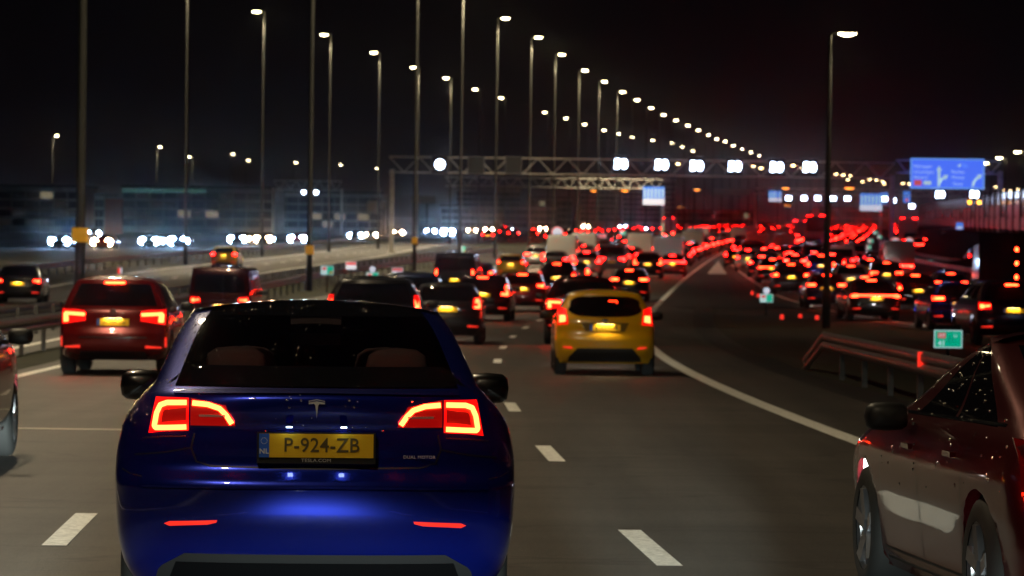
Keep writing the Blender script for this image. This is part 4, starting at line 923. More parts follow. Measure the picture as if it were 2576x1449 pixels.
# ------------------------------------------------------------------ street lamps
head_me = {}
for g in (1, -1):
    hb = MB().add([(g * .25, -.16, .0), (g * 1.15, -.19, .0), (g * 1.15, .19, .0), (g * .25, .16, .0), (g * .25, -.10, .09), (g * 1.0, -.13, .13), (g * 1.0, .13, .13), (g * .25, .10, .09)],
                  [(0, 3, 2, 1), (4, 5, 6, 7), (0, 1, 5, 4), (1, 2, 6, 5), (2, 3, 7, 6), (3, 0, 4, 7)])
    lb = MB().add([(g * .32 + g * .74 * (i / 8), s_ * .15, -.012 - .10 * math.sin(math.pi * i / 8)) for i in range(9) for s_ in (-1, 1)], [(2 * i, 2 * i + 1, 2 * i + 3, 2 * i + 2) for i in range(8)])
    lb.add([(g * .32 + g * .74 * (i / 8), -.15, -.012 - .10 * math.sin(math.pi * i / 8) * k) for i in range(9) for k in (0, 1)], [(2 * i, 2 * i + 2, 2 * i + 3, 2 * i + 1) for i in range(8)])
    head_me[g] = (hb.me('head', M['pole']), lb.me('lens', M['lamp']))
pole_cache = {}
def mast(loc, H, g, label, group, lit=True, watt=0, mark=None, rad=.13, lens=None, sc=1., rz=0):
    r = ob('street_lamp', None, label=label, cat='street lamp', group=group); r.location = loc; r.rotation_euler = (0, 0, rz)
    key = (round(H, 2), rad)
    if key not in pole_cache: pole_cache[key] = MB().tube([(0, 0, 0), (0, 0, 1.2), (0, 0, 1.25), (0, 0, H)], [rad * 1.15, rad * 1.12, rad * .95, rad * .55], 10).me('pole', M['pole'], True, 40)
    ob('pole', pole_cache[key], r)
    z = H
    ob('arm', MB().tube([(0, 0, z - .02), (g * .12, 0, z + .06), (g * .35, 0, z + .09)], [rad * .5, rad * .45, rad * .4], 8).me('arm', M['pole'], True), r)
    h = ob('lamp_head', head_me[g][0], r, (0, 0, z + .05)); h.scale = (sc,) * 3
    if lit: ob('lamp_lens', head_me[g][1], h, m=lens)
    if mark: ob('number_tag', MB().box(-rad - .06, rad + .06, -rad - .06, rad + .06, mark, mark + .42).me('tag', M['bollardyellow']), r)
    if watt and lit:
        ld = bpy.data.lights.new('lamp_light', 'SPOT'); ld.energy = watt; ld.color = (1., .80, .50); ld.spot_size = math.radians(94); ld.spot_blend = 1.0; ld.shadow_soft_size = .35
        ob('lamp_light', ld, r, (g * .7, 0, z - .16), (0, math.radians(-3 if watt == WATT and g > 0 else 5), 0)).scale = (1.15, 4.2, 1)
    return r
HC = 17.2
WATT = 23000
WNEAR = 12500
def head_at(px, py, hc=HC):
    p = at_rise(px, py, hc); return p
RR = [(1272, 47), (1355, 95), (1414, 138), (1472, 178), (1521, 206), (1566, 232), (1603, 252), (1638, 272), (1670, 289), (1701, 303), (1731, 316), (1757, 328), (1782, 340), (1803, 350), (1825, 356), (1845, 367), (1868, 375), (1890, 383), (1910, 392)]
LR = [(645, 30), (815, 88), (940, 133), (1040, 170), (1122, 197), (1195, 225), (1260, 247), (1322, 266), (1370, 283), (1424, 298), (1471, 313), (1520, 328), (1556, 337), (1590, 345), (1642, 353), (1690, 360), (1717, 370), (1743, 380)]
HT = HC + CZ
for i, (px, py) in enumerate(RR):
    p = head_at(px, py); mast((p.x - .7, p.y, G(p.y)), p.z - G(p.y), 1, '%s lit street lamp from the top in the long row with arms to the right' % ordn[i], 'median street lamps', watt=WATT if i < 6 else 0)
for i, (px, py) in enumerate(LR):
    p = head_at(px, py); mast((p.x + .7, p.y, G(p.y)), p.z - G(p.y), -1, ('%s street lamp from the top in the row with arms to the left' % ordn[i]) + (', unlit' if i == 7 else ''), 'left row street lamps', lit=i != 7, watt=WATT if i < 5 else 0)
# masts whose heads stand above the picture
def mast_at(px, y, H, g, label, **kw):
    p = at_depth(px, 600, y); return mast((p.x, y, G(y)), H, g, label, 'near street lamp masts', watt=WATT if y > 150 else WNEAR, **kw)
mast_at(202, 112, 21.2, 1, 'thick lamp mast with yellow tag at the left above the red crossover', mark=2.35, rad=.16)
mast_at(779, 178, 21, 1, 'lamp mast with orange tag rising left of the small red and white signs', mark=1.75)
mast_at(1043, 249, 21, 1, 'lamp mast with orange tag left of the gantry leg centre', mark=1.8)
mast_at(1157, 287, 21, 1, 'lamp mast rising through the crossed lit gantry sign')
mast_at(467, 265, 21, -1, 'dark lamp mast above the oncoming cars at the left')
for y in (74, 38, 2):                     # the same row goes on beside and behind the viewer
    mast((c(y) + MBo(y) - .9, y, G(y)), 21, 1, {74: 'lamp mast outside the left edge, level with the red crossover', 38: 'lamp mast outside the left edge, level with the white joint line', 2: 'lamp mast beside the viewpoint, left of the picture'}[y], 'near street lamp masts', watt=WNEAR if y > 10 else 7000)
pr = on_ground(2078, 826); mast(pr, 8.95, 1, 'lone lower street lamp on the verge right of the gore', 'verge street lamps', watt=500, rad=.11, sc=.75)
for i, (px, py) in enumerate([(2558, 383), (2512, 398), (2478, 411)]):
    p = at_rise(px, py, 6.4); mast((p.x + .7, p.y, G(p.y)), p.z - G(p.y), -1, '%s lamp from the right edge beyond the big blue sign' % ordn[i], 'slip road lamps', rad=.10, sc=.9)
for i, (px, py, g) in enumerate([(143, 342, 1), (403, 370, 1), (477, 395, -1), (586, 388, 1), (625, 403, 1), (745, 409, 1), (857, 415, 1), (948, 423, -1)]):
    p = at_rise(px, py, 13); mast((p.x - g * .7, p.y, G(p.y)), p.z - G(p.y), g, '%s lamp from the left in the low far row over the oncoming lanes' % ordn[i], 'far left street lamps', rad=.12, watt=WATT * .5 if i < 3 else 0)
far = [(2086, 448), (2094, 438), (2112, 440), (2130, 442), (2125, 452), (2163, 457), (2180, 451), (2197, 453), (2214, 457), (2217, 462), (2264, 461), (2280, 462), (1884, 418), (1905, 423), (1985, 416), (2005, 422), (1695, 412), (1480, 465), (1513, 455), (1560, 468), (1640, 466), (1450, 477), (1688, 466), (2040, 430), (2063, 446), (2150, 446), (2235, 460), (2498, 470), (2517, 478), (2535, 480), (2556, 476)]
for i, (px, py) in enumerate(far):
    p = at_rise(px, py, 14.); mast((p.x, p.y, G(p.y)), p.z - G(p.y), 1, 'tiny far street lamp above the horizon glow, %s from the right' % ordx(sum(1 for q in far if q[0] >= px)), 'far street lamps', lens=M['lampfar'], sc=1.6)
ORA = [(1477, 480), (1552, 479), (1557, 480), (1590, 517), (1605, 516), (1713, 520), (1702, 521), (1735, 477), (1957, 473), (2114, 473), (2120, 473), (1969, 517), (1977, 517)]
for px, py in ORA:
    p = at_rise(px, py, 6.); mast((p.x, p.y, G(p.y)), p.z - G(p.y), 1, 'tiny far orange lamp between the gantries, %s from the right' % ordx(sum(1 for q in ORA if q[0] >= px)), 'far orange lamps', lens=M['lamporange'], sc=2.2, rad=.1)

# ------------------------------------------------------------------ gantries
def gantry(X0, X1, Y, zb, zt, label, legs, nb, w=.16, leg=.42):
    r = empty('sign_gantry', (X0, Y, G(Y)), label=label, cat='gantry', group='gantries over the motorway'); z0 = G(Y); zb -= z0; zt -= z0; L = X1 - X0
    for dy in (-.55, .55):
        ob('top_chord', MB().beam((0, dy, zt), (L, dy, zt), w).me('chord', M['gantry']), r); ob('bottom_chord', MB().beam((0, dy, zb), (L, dy, zb), w).me('chord', M['gantry']), r)
    for k in range(nb):
        a, b = L * k / nb, L * (k + 1) / nb; zz = (zt, zb) if k % 2 == 0 else (zb, zt)
        ob('brace', MB().beam((a, -.55, zz[0]), (b, -.55, zz[1]), w * .7).me('brace', M['gantry']), r)
    for x in legs:
        ob('leg', MB().beam((x - X0, 0, -.2), (x - X0, 0, zb + .3), leg).me('leg', M['gantry']), r)
        ob('leg_plate', MB().box(x - X0 - .45, x - X0 + .45, -.45, .45, -.01, .09).me('foot', M['gantry']), r)
    return r
GY = 363.
gz = lambda px, py, y=GY: at_depth(px, py, y)
a, b = gz(979, 433), gz(2250, 437); zt = gz(979, 394).z; zb = gz(979, 433).z
gantry(a.x, b.x, GY, zb, zt, 'nearest lattice gantry carrying the matrix speed signs', (a.x + .3, b.x - .2), 34)
def matrix(px, py, y, kind, label, w=1.62, h=1.75, led=None):
    p = at_depth(px, py, y); r = empty('matrix_sign', (p.x, y - .9, p.z), label=label, cat='matrix sign', group='matrix signs over the lanes')
    ob('housing', MB().box(-w/2, w/2, 0, .35, -h/2, h/2).me('housing', M['ledframe']), r)
    rim = MB().box(-w/2, w/2, -.05, -.003, h/2 - .06, h/2).box(-w/2, w/2, -.05, -.003, -h/2, -h/2 + .06).box(-w/2, -w/2 + .06, -.05, -.003, -h/2 + .06, h/2 - .06).box(w/2 - .06, w/2, -.05, -.003, -h/2 + .06, h/2 - .06)
    ob('rim', rim.me('rim', mat('rim_lit', (.25, .25, .3), .5)), r)
    led = led or M['led']
    if kind == 'end':
        rg = MB(); n = 28
        for k in range(n):
            t0, t1 = 2 * math.pi * k / n, 2 * math.pi * (k + 1) / n
            rg.add([(q * math.cos(t), -.02, q * math.sin(t)) for t, q in ((t0, .30), (t1, .30), (t1, .46), (t0, .46))], [(0, 1, 2, 3)])
        for d in (-.12, 0., .12): rg.beam((-.22 + d, -.02, -.22 - d), (.22 + d, -.02, .22 - d), .08)
        ob('lit_symbol', rg.me('sym', led), r)
    elif kind:
        o = text(kind, h * .70, led, r, (0, -.02, 0), 'lit_digits', bold=h * .022)
    return r
matrix(1107, 414, GY, 'end', 'matrix sign with bright crossed ring at the left of the gantry')
matrix(1198, 416, GY, None, 'first dark matrix sign on the gantry'); matrix(1292, 416, GY, None, 'second dark matrix sign on the gantry')
for i, (px, py) in enumerate([(1561, 414), (1663, 416), (1751, 419), (1847, 420), (1952, 422), (2035, 422)]):
    matrix(px, py, GY, '50', '%s lit 50 speed sign from the left on the nearest gantry' % ordn[i])
y2 = 525.; a, b = at_depth(1120, 468, y2), at_depth(1668, 470, y2)
gantry(a.x, b.x, y2, a.z, at_depth(1120, 445, y2).z, 'second lattice gantry behind the dark matrix signs', (b.x,), 30)
y3 = 656.; a, b = at_depth(688, 477, y3), at_depth(860, 478, y3)
gantry(a.x, b.x, y3, a.z, at_depth(688, 454, y3).z, 'small lattice gantry over the oncoming lanes at the left', (a.x, b.x), 12)
for i, px in enumerate((764, 795)):
    p = at_depth(px, 484, y3 - 1); r = empty('signal_lamp', p, label='%s bright signal light hanging under the small left gantry' % ordn[i], cat='signal')
    ob('lamp_lens', MB().lathe_x([(0, .001), (0, .30), (-.1, .32)], 16).me('lens', M['led']), r, (0, 0, 0), (0, 0, math.pi / 2)); ob('housing', MB().box(-.4, .4, .01, .3, -.4, .6).me('hs', M['ledframe']), r)
y4 = 840.; a, b = at_depth(1900, 488, y4), at_depth(2460, 495, y4)
gantry(a.x, b.x, y4, a.z, a.z + 1.3, 'far gantry with a row of white lit signs at the right', (a.x, b.x), 30)
for i, (px, py) in enumerate([(1983, 499), (2022, 499), (2056, 499), (2095, 500), (2131, 500), (2225, 501), (2246, 505)]):
    matrix(px, py, y4, '50', '%s small lit sign from the left on the far gantry' % ordn[i], 1.7, 1.7)
for i, (px, py) in enumerate([(2293, 519), (2337, 519), (2381, 519), (2421, 515)]):
    matrix(px, py, 820., '50', '%s small lit sign from the left below the big blue sign' % ordn[i], 1.6, 1.6)

# direction signs
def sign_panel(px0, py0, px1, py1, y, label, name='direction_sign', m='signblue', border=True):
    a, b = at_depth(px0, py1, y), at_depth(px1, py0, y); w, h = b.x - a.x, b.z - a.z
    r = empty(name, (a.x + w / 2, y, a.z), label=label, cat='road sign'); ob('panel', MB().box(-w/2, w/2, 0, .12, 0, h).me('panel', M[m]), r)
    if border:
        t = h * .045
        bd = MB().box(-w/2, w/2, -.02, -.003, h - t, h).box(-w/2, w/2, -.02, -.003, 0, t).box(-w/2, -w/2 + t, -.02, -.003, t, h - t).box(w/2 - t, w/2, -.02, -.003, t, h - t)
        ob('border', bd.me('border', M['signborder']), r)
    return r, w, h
def arrow(r, pts, w, head, name='arrow', y=-.03):
    mb = MB()
    for i in range(len(pts) - 1):
        (xa, za), (xb, zb_) = pts[i], pts[i + 1]; mb.beam((xa, y, za), (xb, y, zb_), w, .02) if False else None
        dx, dz = xb - xa, zb_ - za; l = math.hypot(dx, dz); nx, nz = -dz / l * w / 2, dx / l * w / 2; ex, ez = dx / l * w * .3, dz / l * w * .3
        mb.add([(xa - nx, y, za - nz), (xa + nx, y, za + nz), (xb + nx + ex, y, zb_ + nz + ez), (xb - nx + ex, y, zb_ - nz + ez)], [(0, 3, 2, 1)])
    (xa, za), (xb, zb_) = pts[-2], pts[-1]; dx, dz = xb - xa, zb_ - za; l = math.hypot(dx, dz); dx, dz = dx / l, dz / l
    mb.add([(xb - dz * head * .6, y - .004, zb_ + dx * head * .6), (xb + dz * head * .6, y - .004, zb_ - dx * head * .6), (xb + dx * head, y - .004, zb_ + dz * head)], [(0, 1, 2)])
    return ob(name, mb.me('arrow', M['signpale']), r)
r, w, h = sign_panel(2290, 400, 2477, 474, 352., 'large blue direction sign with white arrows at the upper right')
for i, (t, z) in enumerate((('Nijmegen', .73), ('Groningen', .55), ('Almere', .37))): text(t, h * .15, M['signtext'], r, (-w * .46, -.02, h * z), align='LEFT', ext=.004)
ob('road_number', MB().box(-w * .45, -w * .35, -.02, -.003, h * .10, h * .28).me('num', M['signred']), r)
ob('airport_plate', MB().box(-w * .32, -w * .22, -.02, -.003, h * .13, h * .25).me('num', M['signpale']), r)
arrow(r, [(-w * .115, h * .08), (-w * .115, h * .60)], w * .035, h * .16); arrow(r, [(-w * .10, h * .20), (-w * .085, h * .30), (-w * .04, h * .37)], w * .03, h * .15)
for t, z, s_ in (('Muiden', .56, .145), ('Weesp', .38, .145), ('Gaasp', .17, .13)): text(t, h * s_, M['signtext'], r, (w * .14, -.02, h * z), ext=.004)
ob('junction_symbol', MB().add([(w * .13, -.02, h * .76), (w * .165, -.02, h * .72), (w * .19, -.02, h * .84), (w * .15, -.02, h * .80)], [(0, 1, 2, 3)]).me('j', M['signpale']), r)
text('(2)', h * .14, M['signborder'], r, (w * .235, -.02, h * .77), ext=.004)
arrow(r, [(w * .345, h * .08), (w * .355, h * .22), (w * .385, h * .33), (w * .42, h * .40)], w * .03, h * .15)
pb = at_depth(2247, 437, 354.); pe = at_depth(2520, 440, 354.)
gantry(pb.x + .4, pe.x, 355., pb.z + .1, pb.z + 1.3, 'cantilever truss behind the large blue sign', (pe.x,), 10, .14)
for i, (px, py) in enumerate([(2362, 490), (2448, 490)]):
    q = matrix(px, py, 353., '50', '%s lit 50 sign hanging below the large blue sign' % ('left' if i == 0 else 'right'), 1.5, 1.15)
    if i == 1:
        for x in (-.45, .45): ob('amber_flasher', MB().lathe_x([(0, .001), (0, .14), (-.08, .16)], 12).me('fl', M['amber']), q, (x, -.06, -.72), (0, 0, math.pi / 2))
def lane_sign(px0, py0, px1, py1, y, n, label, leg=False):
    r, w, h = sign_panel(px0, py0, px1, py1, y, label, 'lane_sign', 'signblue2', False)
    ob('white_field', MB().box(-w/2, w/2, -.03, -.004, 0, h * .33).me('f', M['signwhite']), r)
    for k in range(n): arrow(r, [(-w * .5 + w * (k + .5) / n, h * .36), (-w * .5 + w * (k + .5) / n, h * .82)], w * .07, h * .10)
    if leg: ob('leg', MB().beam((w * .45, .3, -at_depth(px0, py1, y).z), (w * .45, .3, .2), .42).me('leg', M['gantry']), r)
lane_sign(1617, 470, 1672, 515, 524., 6, 'blue lane arrow sign with white lower field right of the second gantry')
lane_sign(1934, 480, 1966, 507, y4 - 1, 5, 'small blue lane sign left of the far lit row'); lane_sign(2163, 487, 2219, 530, 600., 6, 'larger blue lane arrow sign right of the lamp post', True)
r, w, h = sign_panel(2214, 484, 2234, 513, 860., 'blue sign tucked behind the larger lane arrow sign', m='signblue2')
r, w, h = sign_panel(2272, 481, 2291, 510, 845., 'small blue sign with red dot left of the large blue sign', m='signblue2', border=False); ob('red_mark', MB().disc(0, -.01, h * .25, h * .15).me('rd', M['signred']), r)
r, w, h = sign_panel(2405, 560, 2423, 577, 420., 'small blue and white sign by the slip road bend', m='signblue2', border=False); ob('white_field', MB().box(-w * .4, w * .4, -.02, -.003, h * .1, h * .4).me('wf', M['signwhite']), r)
ob('leg', MB().beam((0, .06, -1.8), (0, .06, 0), .08).me('leg', M['pole']), r)
for i, (x0, y0, x1, y1, yy) in enumerate([(923, 506, 955, 535, 620), (957, 506, 972, 525, 622), (1033, 493, 1046, 511, 610), (1053, 493, 1096, 511, 610), (1795, 475, 1890, 490, 700)]):
    a, b = at_depth(x0, y1, yy), at_depth(x1, y0, yy); w, h = b.x - a.x, b.z - a.z
    r = empty('blank_sign', (a.x + w / 2, yy, G(yy)), label='%s grey sign back from the left near the centre gantries' % ordn[i], cat='road sign')
    ob('panel', MB().box(-w/2, w/2, 0, .1, a.z - G(yy), a.z + h - G(yy)).me('pn', mat('sign_back', (.32, .29, .24), .5)), r); ob('leg', MB().beam((0, .2, 0), (0, .2, a.z - G(yy)), .18).me('lg', M['pole']), r)

# small roadside signs
def post(r, h, x=0, y=.03): ob('post', MB().tube([(x, y, 0), (x, y, h)], [.035, .035], 8).me('post', M['pole'], True), r)
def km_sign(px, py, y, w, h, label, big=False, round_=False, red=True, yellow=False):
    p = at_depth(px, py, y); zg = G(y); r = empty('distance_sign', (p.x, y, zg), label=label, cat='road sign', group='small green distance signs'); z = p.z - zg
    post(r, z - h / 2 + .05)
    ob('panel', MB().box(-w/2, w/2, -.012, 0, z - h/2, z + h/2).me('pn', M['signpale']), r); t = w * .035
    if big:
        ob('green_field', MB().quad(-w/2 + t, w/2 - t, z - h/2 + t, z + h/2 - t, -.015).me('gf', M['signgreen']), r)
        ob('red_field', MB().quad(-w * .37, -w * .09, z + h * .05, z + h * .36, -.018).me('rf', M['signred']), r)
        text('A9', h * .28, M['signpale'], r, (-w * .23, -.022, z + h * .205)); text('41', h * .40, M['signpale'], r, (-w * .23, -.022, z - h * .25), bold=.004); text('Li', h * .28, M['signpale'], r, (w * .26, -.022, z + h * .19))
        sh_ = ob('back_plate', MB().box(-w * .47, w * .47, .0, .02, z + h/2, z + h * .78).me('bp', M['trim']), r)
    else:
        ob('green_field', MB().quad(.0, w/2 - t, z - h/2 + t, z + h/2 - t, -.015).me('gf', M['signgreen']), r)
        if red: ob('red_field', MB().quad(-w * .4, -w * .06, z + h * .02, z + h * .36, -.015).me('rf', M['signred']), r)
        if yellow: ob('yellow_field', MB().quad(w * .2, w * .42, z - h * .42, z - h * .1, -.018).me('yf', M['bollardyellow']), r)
    if round_:
        ob('speed_disc', MB().disc(0, -.02, z + h / 2 + w * .27, w * .25).me('sd', M['signwhite']), r); post(r, z + h / 2 + w * .3)
    return r
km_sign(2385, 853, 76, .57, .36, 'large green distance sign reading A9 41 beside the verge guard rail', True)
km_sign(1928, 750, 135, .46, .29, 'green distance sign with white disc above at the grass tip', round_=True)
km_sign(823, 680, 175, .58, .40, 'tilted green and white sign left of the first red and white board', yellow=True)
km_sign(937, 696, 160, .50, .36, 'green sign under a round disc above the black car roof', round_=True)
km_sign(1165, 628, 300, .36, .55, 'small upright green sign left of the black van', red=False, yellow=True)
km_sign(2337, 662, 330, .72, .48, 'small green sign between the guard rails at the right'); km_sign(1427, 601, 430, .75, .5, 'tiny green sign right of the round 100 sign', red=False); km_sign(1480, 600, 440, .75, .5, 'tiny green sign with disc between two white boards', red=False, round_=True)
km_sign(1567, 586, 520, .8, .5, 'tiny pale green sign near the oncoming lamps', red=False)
for i, (px, py) in enumerate([(2418, 595), (2442, 605), (2496, 620)]): km_sign(px, py, 430 - 30 * i, .3, .25, '%s tiny green marker from the left along the slip road' % ordn[i], red=False)
for i, (px, py, s_) in enumerate([(2202, 585, 1), (2213, 596, 1), (2190, 606, 1.2), (2184, 622, 1.3)]): km_sign(px, py, 470 - 20 * i, .5 * s_, .35 * s_, '%s pale sign in the cluster at the rail nose' % ordn[i], red=i > 1)
for i, (px, py, y) in enumerate([(883, 668, 185), (1000, 683, 165), (1462, 597, 440), (1511, 598, 440)]):
    p = at_depth(px, py, y); r = empty('keep_board', (p.x, y, G(y)), label='%s small red and white board from the left beside the median' % ordn[i], cat='road sign', group='small red and white boards'); z = p.z - G(y); s_ = y / 185 * .95
    w, h = .54 * s_, .38 * s_
    ob('panel', MB().box(-w/2, w/2, -.012, 0, z - h/2, z + h/2).me('pn', M['signwhite']), r); ob('red_field', MB().quad(-w * .47, w * .47, z + h * .05, z + h * .45, -.015).me('rf', M['signred']), r); post(r, z - h / 2 + .05)
def speed_sign(px, py, y, d, t, label):
    p = at_depth(px, py, y); r = empty('speed_limit_sign', (p.x, y, G(y)), label=label, cat='road sign'); z = p.z - G(y)
    ob('red_ring', MB().disc(0, -.02, z, d / 2, 28).me('ring', mat('ring_pink', (.6, .1, .1), .5, emit=(.9, .33, .30), es=.8, sample='NONE')), r); ob('white_face', MB().disc(0, -.025, z, d * .37, 28).me('face', M['signwhite']), r)  # ring, face and numerals emit, for headlight glow thrown back
    ob('disc_back', MB().lathe_x([(0, .001), (0, d / 2), (.02, d / 2)], 24).me('bk', M['pole']), r, (0, -.015, z), (0, 0, -math.pi / 2))
    text(t, d * .30, mat('numerals', (.3, .3, .3), .5, emit=(.4, .36, .38), es=.6, sample='NONE'), r, (0, -.03, z), ext=.003); post(r, z)
speed_sign(1402, 585, 400, 1.25, '100', 'round 100 speed sign with red ring at the median'); speed_sign(2252, 613, 300, .98, '70', 'left round speed sign by the right guard rail'); speed_sign(2287, 610, 330, .85, '70', 'right round speed sign by the right guard rail')
def delineator(px, py0, py1, y, label, red=False, bands=False):
    a, b = at_depth(px, py1, y), at_depth(px, py0, y); r = empty('delineator_post', (a.x, y, G(y)), label=label, cat='marker post', group='small marker posts'); h = b.z - G(y)
    ob('shaft', MB().box(-.055, .055, -.02, .02, 0, h).me('sh', M['white']), r)
    if bands:
        for k in range(3): ob('dark_band', MB().box(-.057, .057, -.023, .023, h * (.18 + .27 * k), h * (.28 + .27 * k)).me('bd', M['black']), r)
    ob('reflector', MB().box(-.045, .045, -.026, -.021, h * .72, h * .9).me('rf', M['refl'] if red else M['signwhite']), r)
delineator(2249, 787, 830, 128, 'black and white marker post beside the light bar car', bands=True)
delineator(299, 667, 705, 160, 'left white marker post with red reflector left of the yellow estate', True); delineator(304, 667, 705, 166, 'right white marker post left of the yellow estate')
for i, (px, py, y, hh) in enumerate([(1967, 803, 118, .16), (2013, 799, 120, .12), (2055, 804, 119, .14), (1892, 743, 165, .2), (1907, 749, 160, .18), (2320, 908, 50, .12)]):
    p = on_ground(px, py) if i < 5 else at_depth(px, py, y); r = empty('ground_reflector', p, label='%s small red reflector on the dark verge' % ordn[i], cat='reflector', group='red reflectors on the verge')
    ob('reflector', MB().box(-.06, .06, -.03, .03, .0 if i < 5 else -.08, hh).me('rf', M['refl']), r); ob('base', MB().box(-.08, .08, -.05, .05, -.03, .0).me('bs', M['black']), r) if i < 5 else None

# ------------------------------------------------------------------ buildings and noise barriers
def building(px0, px1, py0, Y, depth, rows, cols, lit, label, wm='wall', name='building', dim=.25, strip_=None, ywin=(.12, .92), seed=1):
    a, b = at_depth(px0, py0, Y), at_depth(px1, py0, Y); w = b.x - a.x; h = (a.z + b.z) / 2 - G(Y)
    r = empty(name, ((a.x + b.x) / 2, Y, G(Y)), label=label, cat='building'); rn = random.Random(seed)
    ob('wall', MB().box(-w/2, w/2, 0, depth, 0, h).me('wall', M[wm]), r); ob('roof', MB().box(-w/2 - .3, w/2 + .3, -.3, depth + .3, h + .003, h + .35).me('roof', M['black']), r)
    pw, ph = w / cols, h * (ywin[1] - ywin[0]) / rows
    fr_me = MB().add([(sx_ * pw * q, -.08, sz_ * ph * (q - .06)) for q in (.44, .47) for sx_, sz_ in ((-1, -1), (1, -1), (1, 1), (-1, 1))], [(k, (k + 1) % 4, 4 + (k + 1) % 4, 4 + k) for k in range(4)]).me('fr', M['trim']); pane_me = MB().box(-pw * .44, pw * .44, -.05, -.003, -ph * .36, ph * .36).me('pane', M['panedark'])
    for i in range(rows):
        for k in range(cols):
            x, z = -w/2 + pw * (k + .5), h * ywin[0] + ph * (i + .5); q = rn.random()
            m_ = M['panelit'] if q < lit[i % len(lit)] else M['panedim'] if q < lit[i % len(lit)] + dim else M['panedark']
            wd = ob('window', fr_me, r, (x, 0, z)); ob('pane', pane_me, wd, m=m_)
    if strip_: ob('lit_fascia', MB().box(-w * strip_[0], w * strip_[1], -.3, -.12, h - .9, h - .25).me('fs', M['panegreen']), r)
    return r
building(-40, 205, 470, 620, 25, 4, 7, (.05, .0, .03, .14), 'dark office block with a few lit windows at the left edge', seed=4)
building(206, 262, 492, 640, 20, 3, 4, (.0, .0), 'narrow dark block between the office and the red banner building', dim=.1)
building(308, 690, 473, 660, 30, 4, 11, (.0, .22, .0, .0), 'long low building with green glowing fascia at the left', seed=9, strip_=(.5, .05), dim=.2)
building(692, 960, 486, 700, 30, 4, 9, (.10, .30, .0, .0), 'building with a lit lower storey beneath the small left gantry', seed=12, dim=.3)
building(1110, 1400, 520, 900, 30, 3, 20, (.0, .01), 'dim hall behind the oncoming headlights', 'wall2', dim=.35)
building(1150, 1310, 474, 1100, 30, 6, 12, (.0,), 'mid height dim block left of the centre', 'wall2', dim=.5, seed=3)
building(1330, 1440, 498, 1050, 30, 4, 8, (.01,), 'lower dim block near the centre', 'wall', dim=.3, seed=5)
building(1460, 1560, 440, 1200, 30, 8, 8, (.0,), 'tall dim tower behind the second gantry, left one', 'wall2', dim=.65, seed=6)
building(1568, 1700, 447, 1250, 30, 8, 10, (.0,), 'tall dim tower behind the blue lane sign, right one', 'wall2', dim=.6, seed=8)
building(1702, 1900, 530, 1500, 30, 2, 14, (.02,), 'low far building above the head of the queue', 'wall', dim=.3, seed=18)
building(2060, 2250, 525, 1500, 30, 2, 14, (.02,), 'low far building right of the lamp post', 'wall', dim=.3, seed=28)
r = empty('red_banner', at_depth(285, 572, 600), label='tall rust red advertising column above the oncoming cars', cat='banner')
w = at_depth(307, 572, 600).x - at_depth(263, 572, 600).x; h = at_depth(285, 500, 600).z - at_depth(285, 572, 600).z; z0 = G(600) - at_depth(285, 572, 600).z
ob('column', MB().box(-w/2, w/2, 0, 1.5, z0, h).me('col', M['banner']), r)
for k in (-.02, .3): ob('rib', MB().box(w * k, w * k + .25, -.15, -.003, z0, h - .3).me('rib', M['banner']), r)
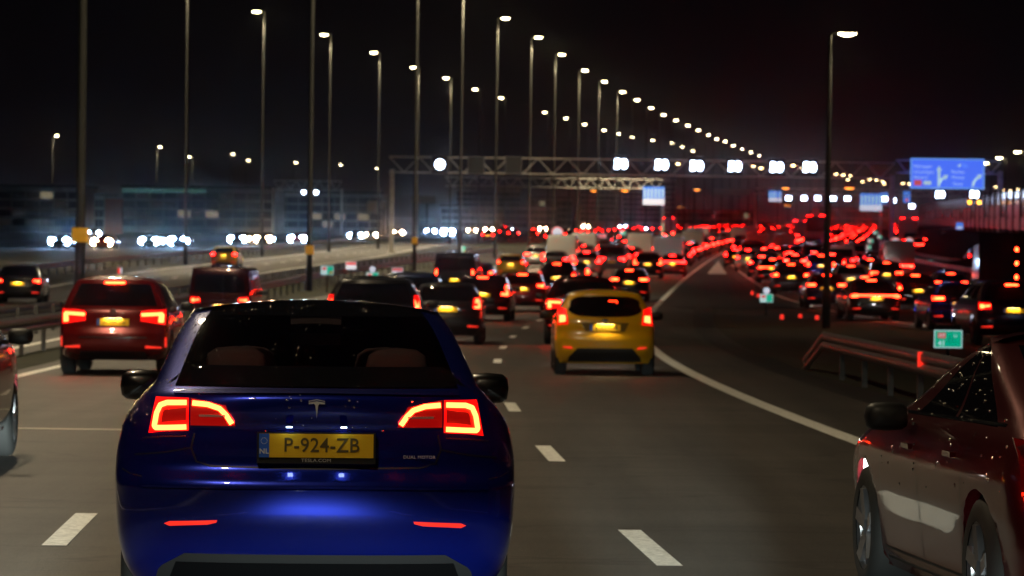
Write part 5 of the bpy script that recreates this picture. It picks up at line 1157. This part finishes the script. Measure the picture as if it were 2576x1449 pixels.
# noise barrier on the berm at the right
bm_ = MB(); ys = list(range(250, 700, 25)); xb = lambda y: 36.5 + (y - 260) * .085
vs = [v for y in ys for v in ((xb(y) - 6, y, G(y) - .05), (xb(y) - .5, y, 2.6), (xb(y) + 3, y, 2.6), (xb(y) + 10, y, G(y) - .05))]
fs = [(4 * i + k, 4 * i + k + 1, 4 * i + 5 + k, 4 * i + 4 + k) for i in range(len(ys) - 1) for k in range(3)]
ob('berm', mesh('berm', vs, fs, mat('dark_turf', (.010, .012, .006), 1., spec=0., noise=(.8, .5, .5))), kind='structure')
r = empty('noise_barrier', (xb(255), 255, 3.0), label='glazed noise barrier with dark posts on the bank at the right edge', cat='noise barrier'); o0 = Vector(r.location)
for k in range(34):
    y = 255 + 12 * k; x = xb(y) + .8; x2 = xb(y + 12) + .8
    ob('post', MB().beam((x - o0.x, y - o0.y, -.2), (x - o0.x, y - o0.y, 3.6), .3).me('post', M['black']), r)
    for j in range(3): ob('panel', MB().beam((x - o0.x, y - o0.y + .3, .6 + 1.1 * j), (x2 - o0.x, y + 11.7 - o0.y, .6 + 1.1 * j), .06, 1.02).me('panel', M['paneblue'] if j == 0 or (j == 1 and k % 3) else M['panedark']), r)  # some panes emit faintly, standing in for bluish light on the glass

# ------------------------------------------------------------------ dipped beams of the car the picture is taken from
for x, en, tx, ty, sz, sx_ in ((-.62, 5500, 0., 26, 3.6, 6), (.62, 5500, .4, 26, 3.6, 6), (-.62, 230000, -4.0, 28, 2.3, 2.2), (.62, 170000, 1.1, 28, 2.3, 1.7)):
    ld = bpy.data.lights.new('dipped_beam', 'SPOT'); ld.energy = en; ld.color = (.82, .98, .93); ld.spot_size = math.radians(sz); ld.spot_blend = .9; ld.shadow_soft_size = .08
    o = ob('dipped_beam', ld); o.location = (x + .05, 1.2, G(1.2) + .66)
    tgt = Vector((tx, ty, G(ty))); o.rotation_euler = (tgt - o.location).to_track_quat('-Z', 'Y').to_euler(); o.scale = (sx_, 1, 1)

# ------------------------------------------------------------------ haze volume added to give the lights halos
hz = MB().box(-2600, 2600, -450, 4600, -1.2, 28).me('haze')
hm = bpy.data.materials.new('haze'); hm.use_nodes = True; nt = hm.node_tree; nt.nodes.remove(nt.nodes['Principled BSDF'])
pv = nt.nodes.new('ShaderNodeVolumePrincipled'); pv.inputs['Color'].default_value = (.95, .95, .97, 1); pv.inputs['Density'].default_value = HAZE; pv.inputs['Anisotropy'].default_value = .99
nt.links.new(pv.outputs[0], nt.nodes['Material Output'].inputs['Volume']); hz.materials.append(hm)
if HAZE: ob('haze', hz, kind='stuff')
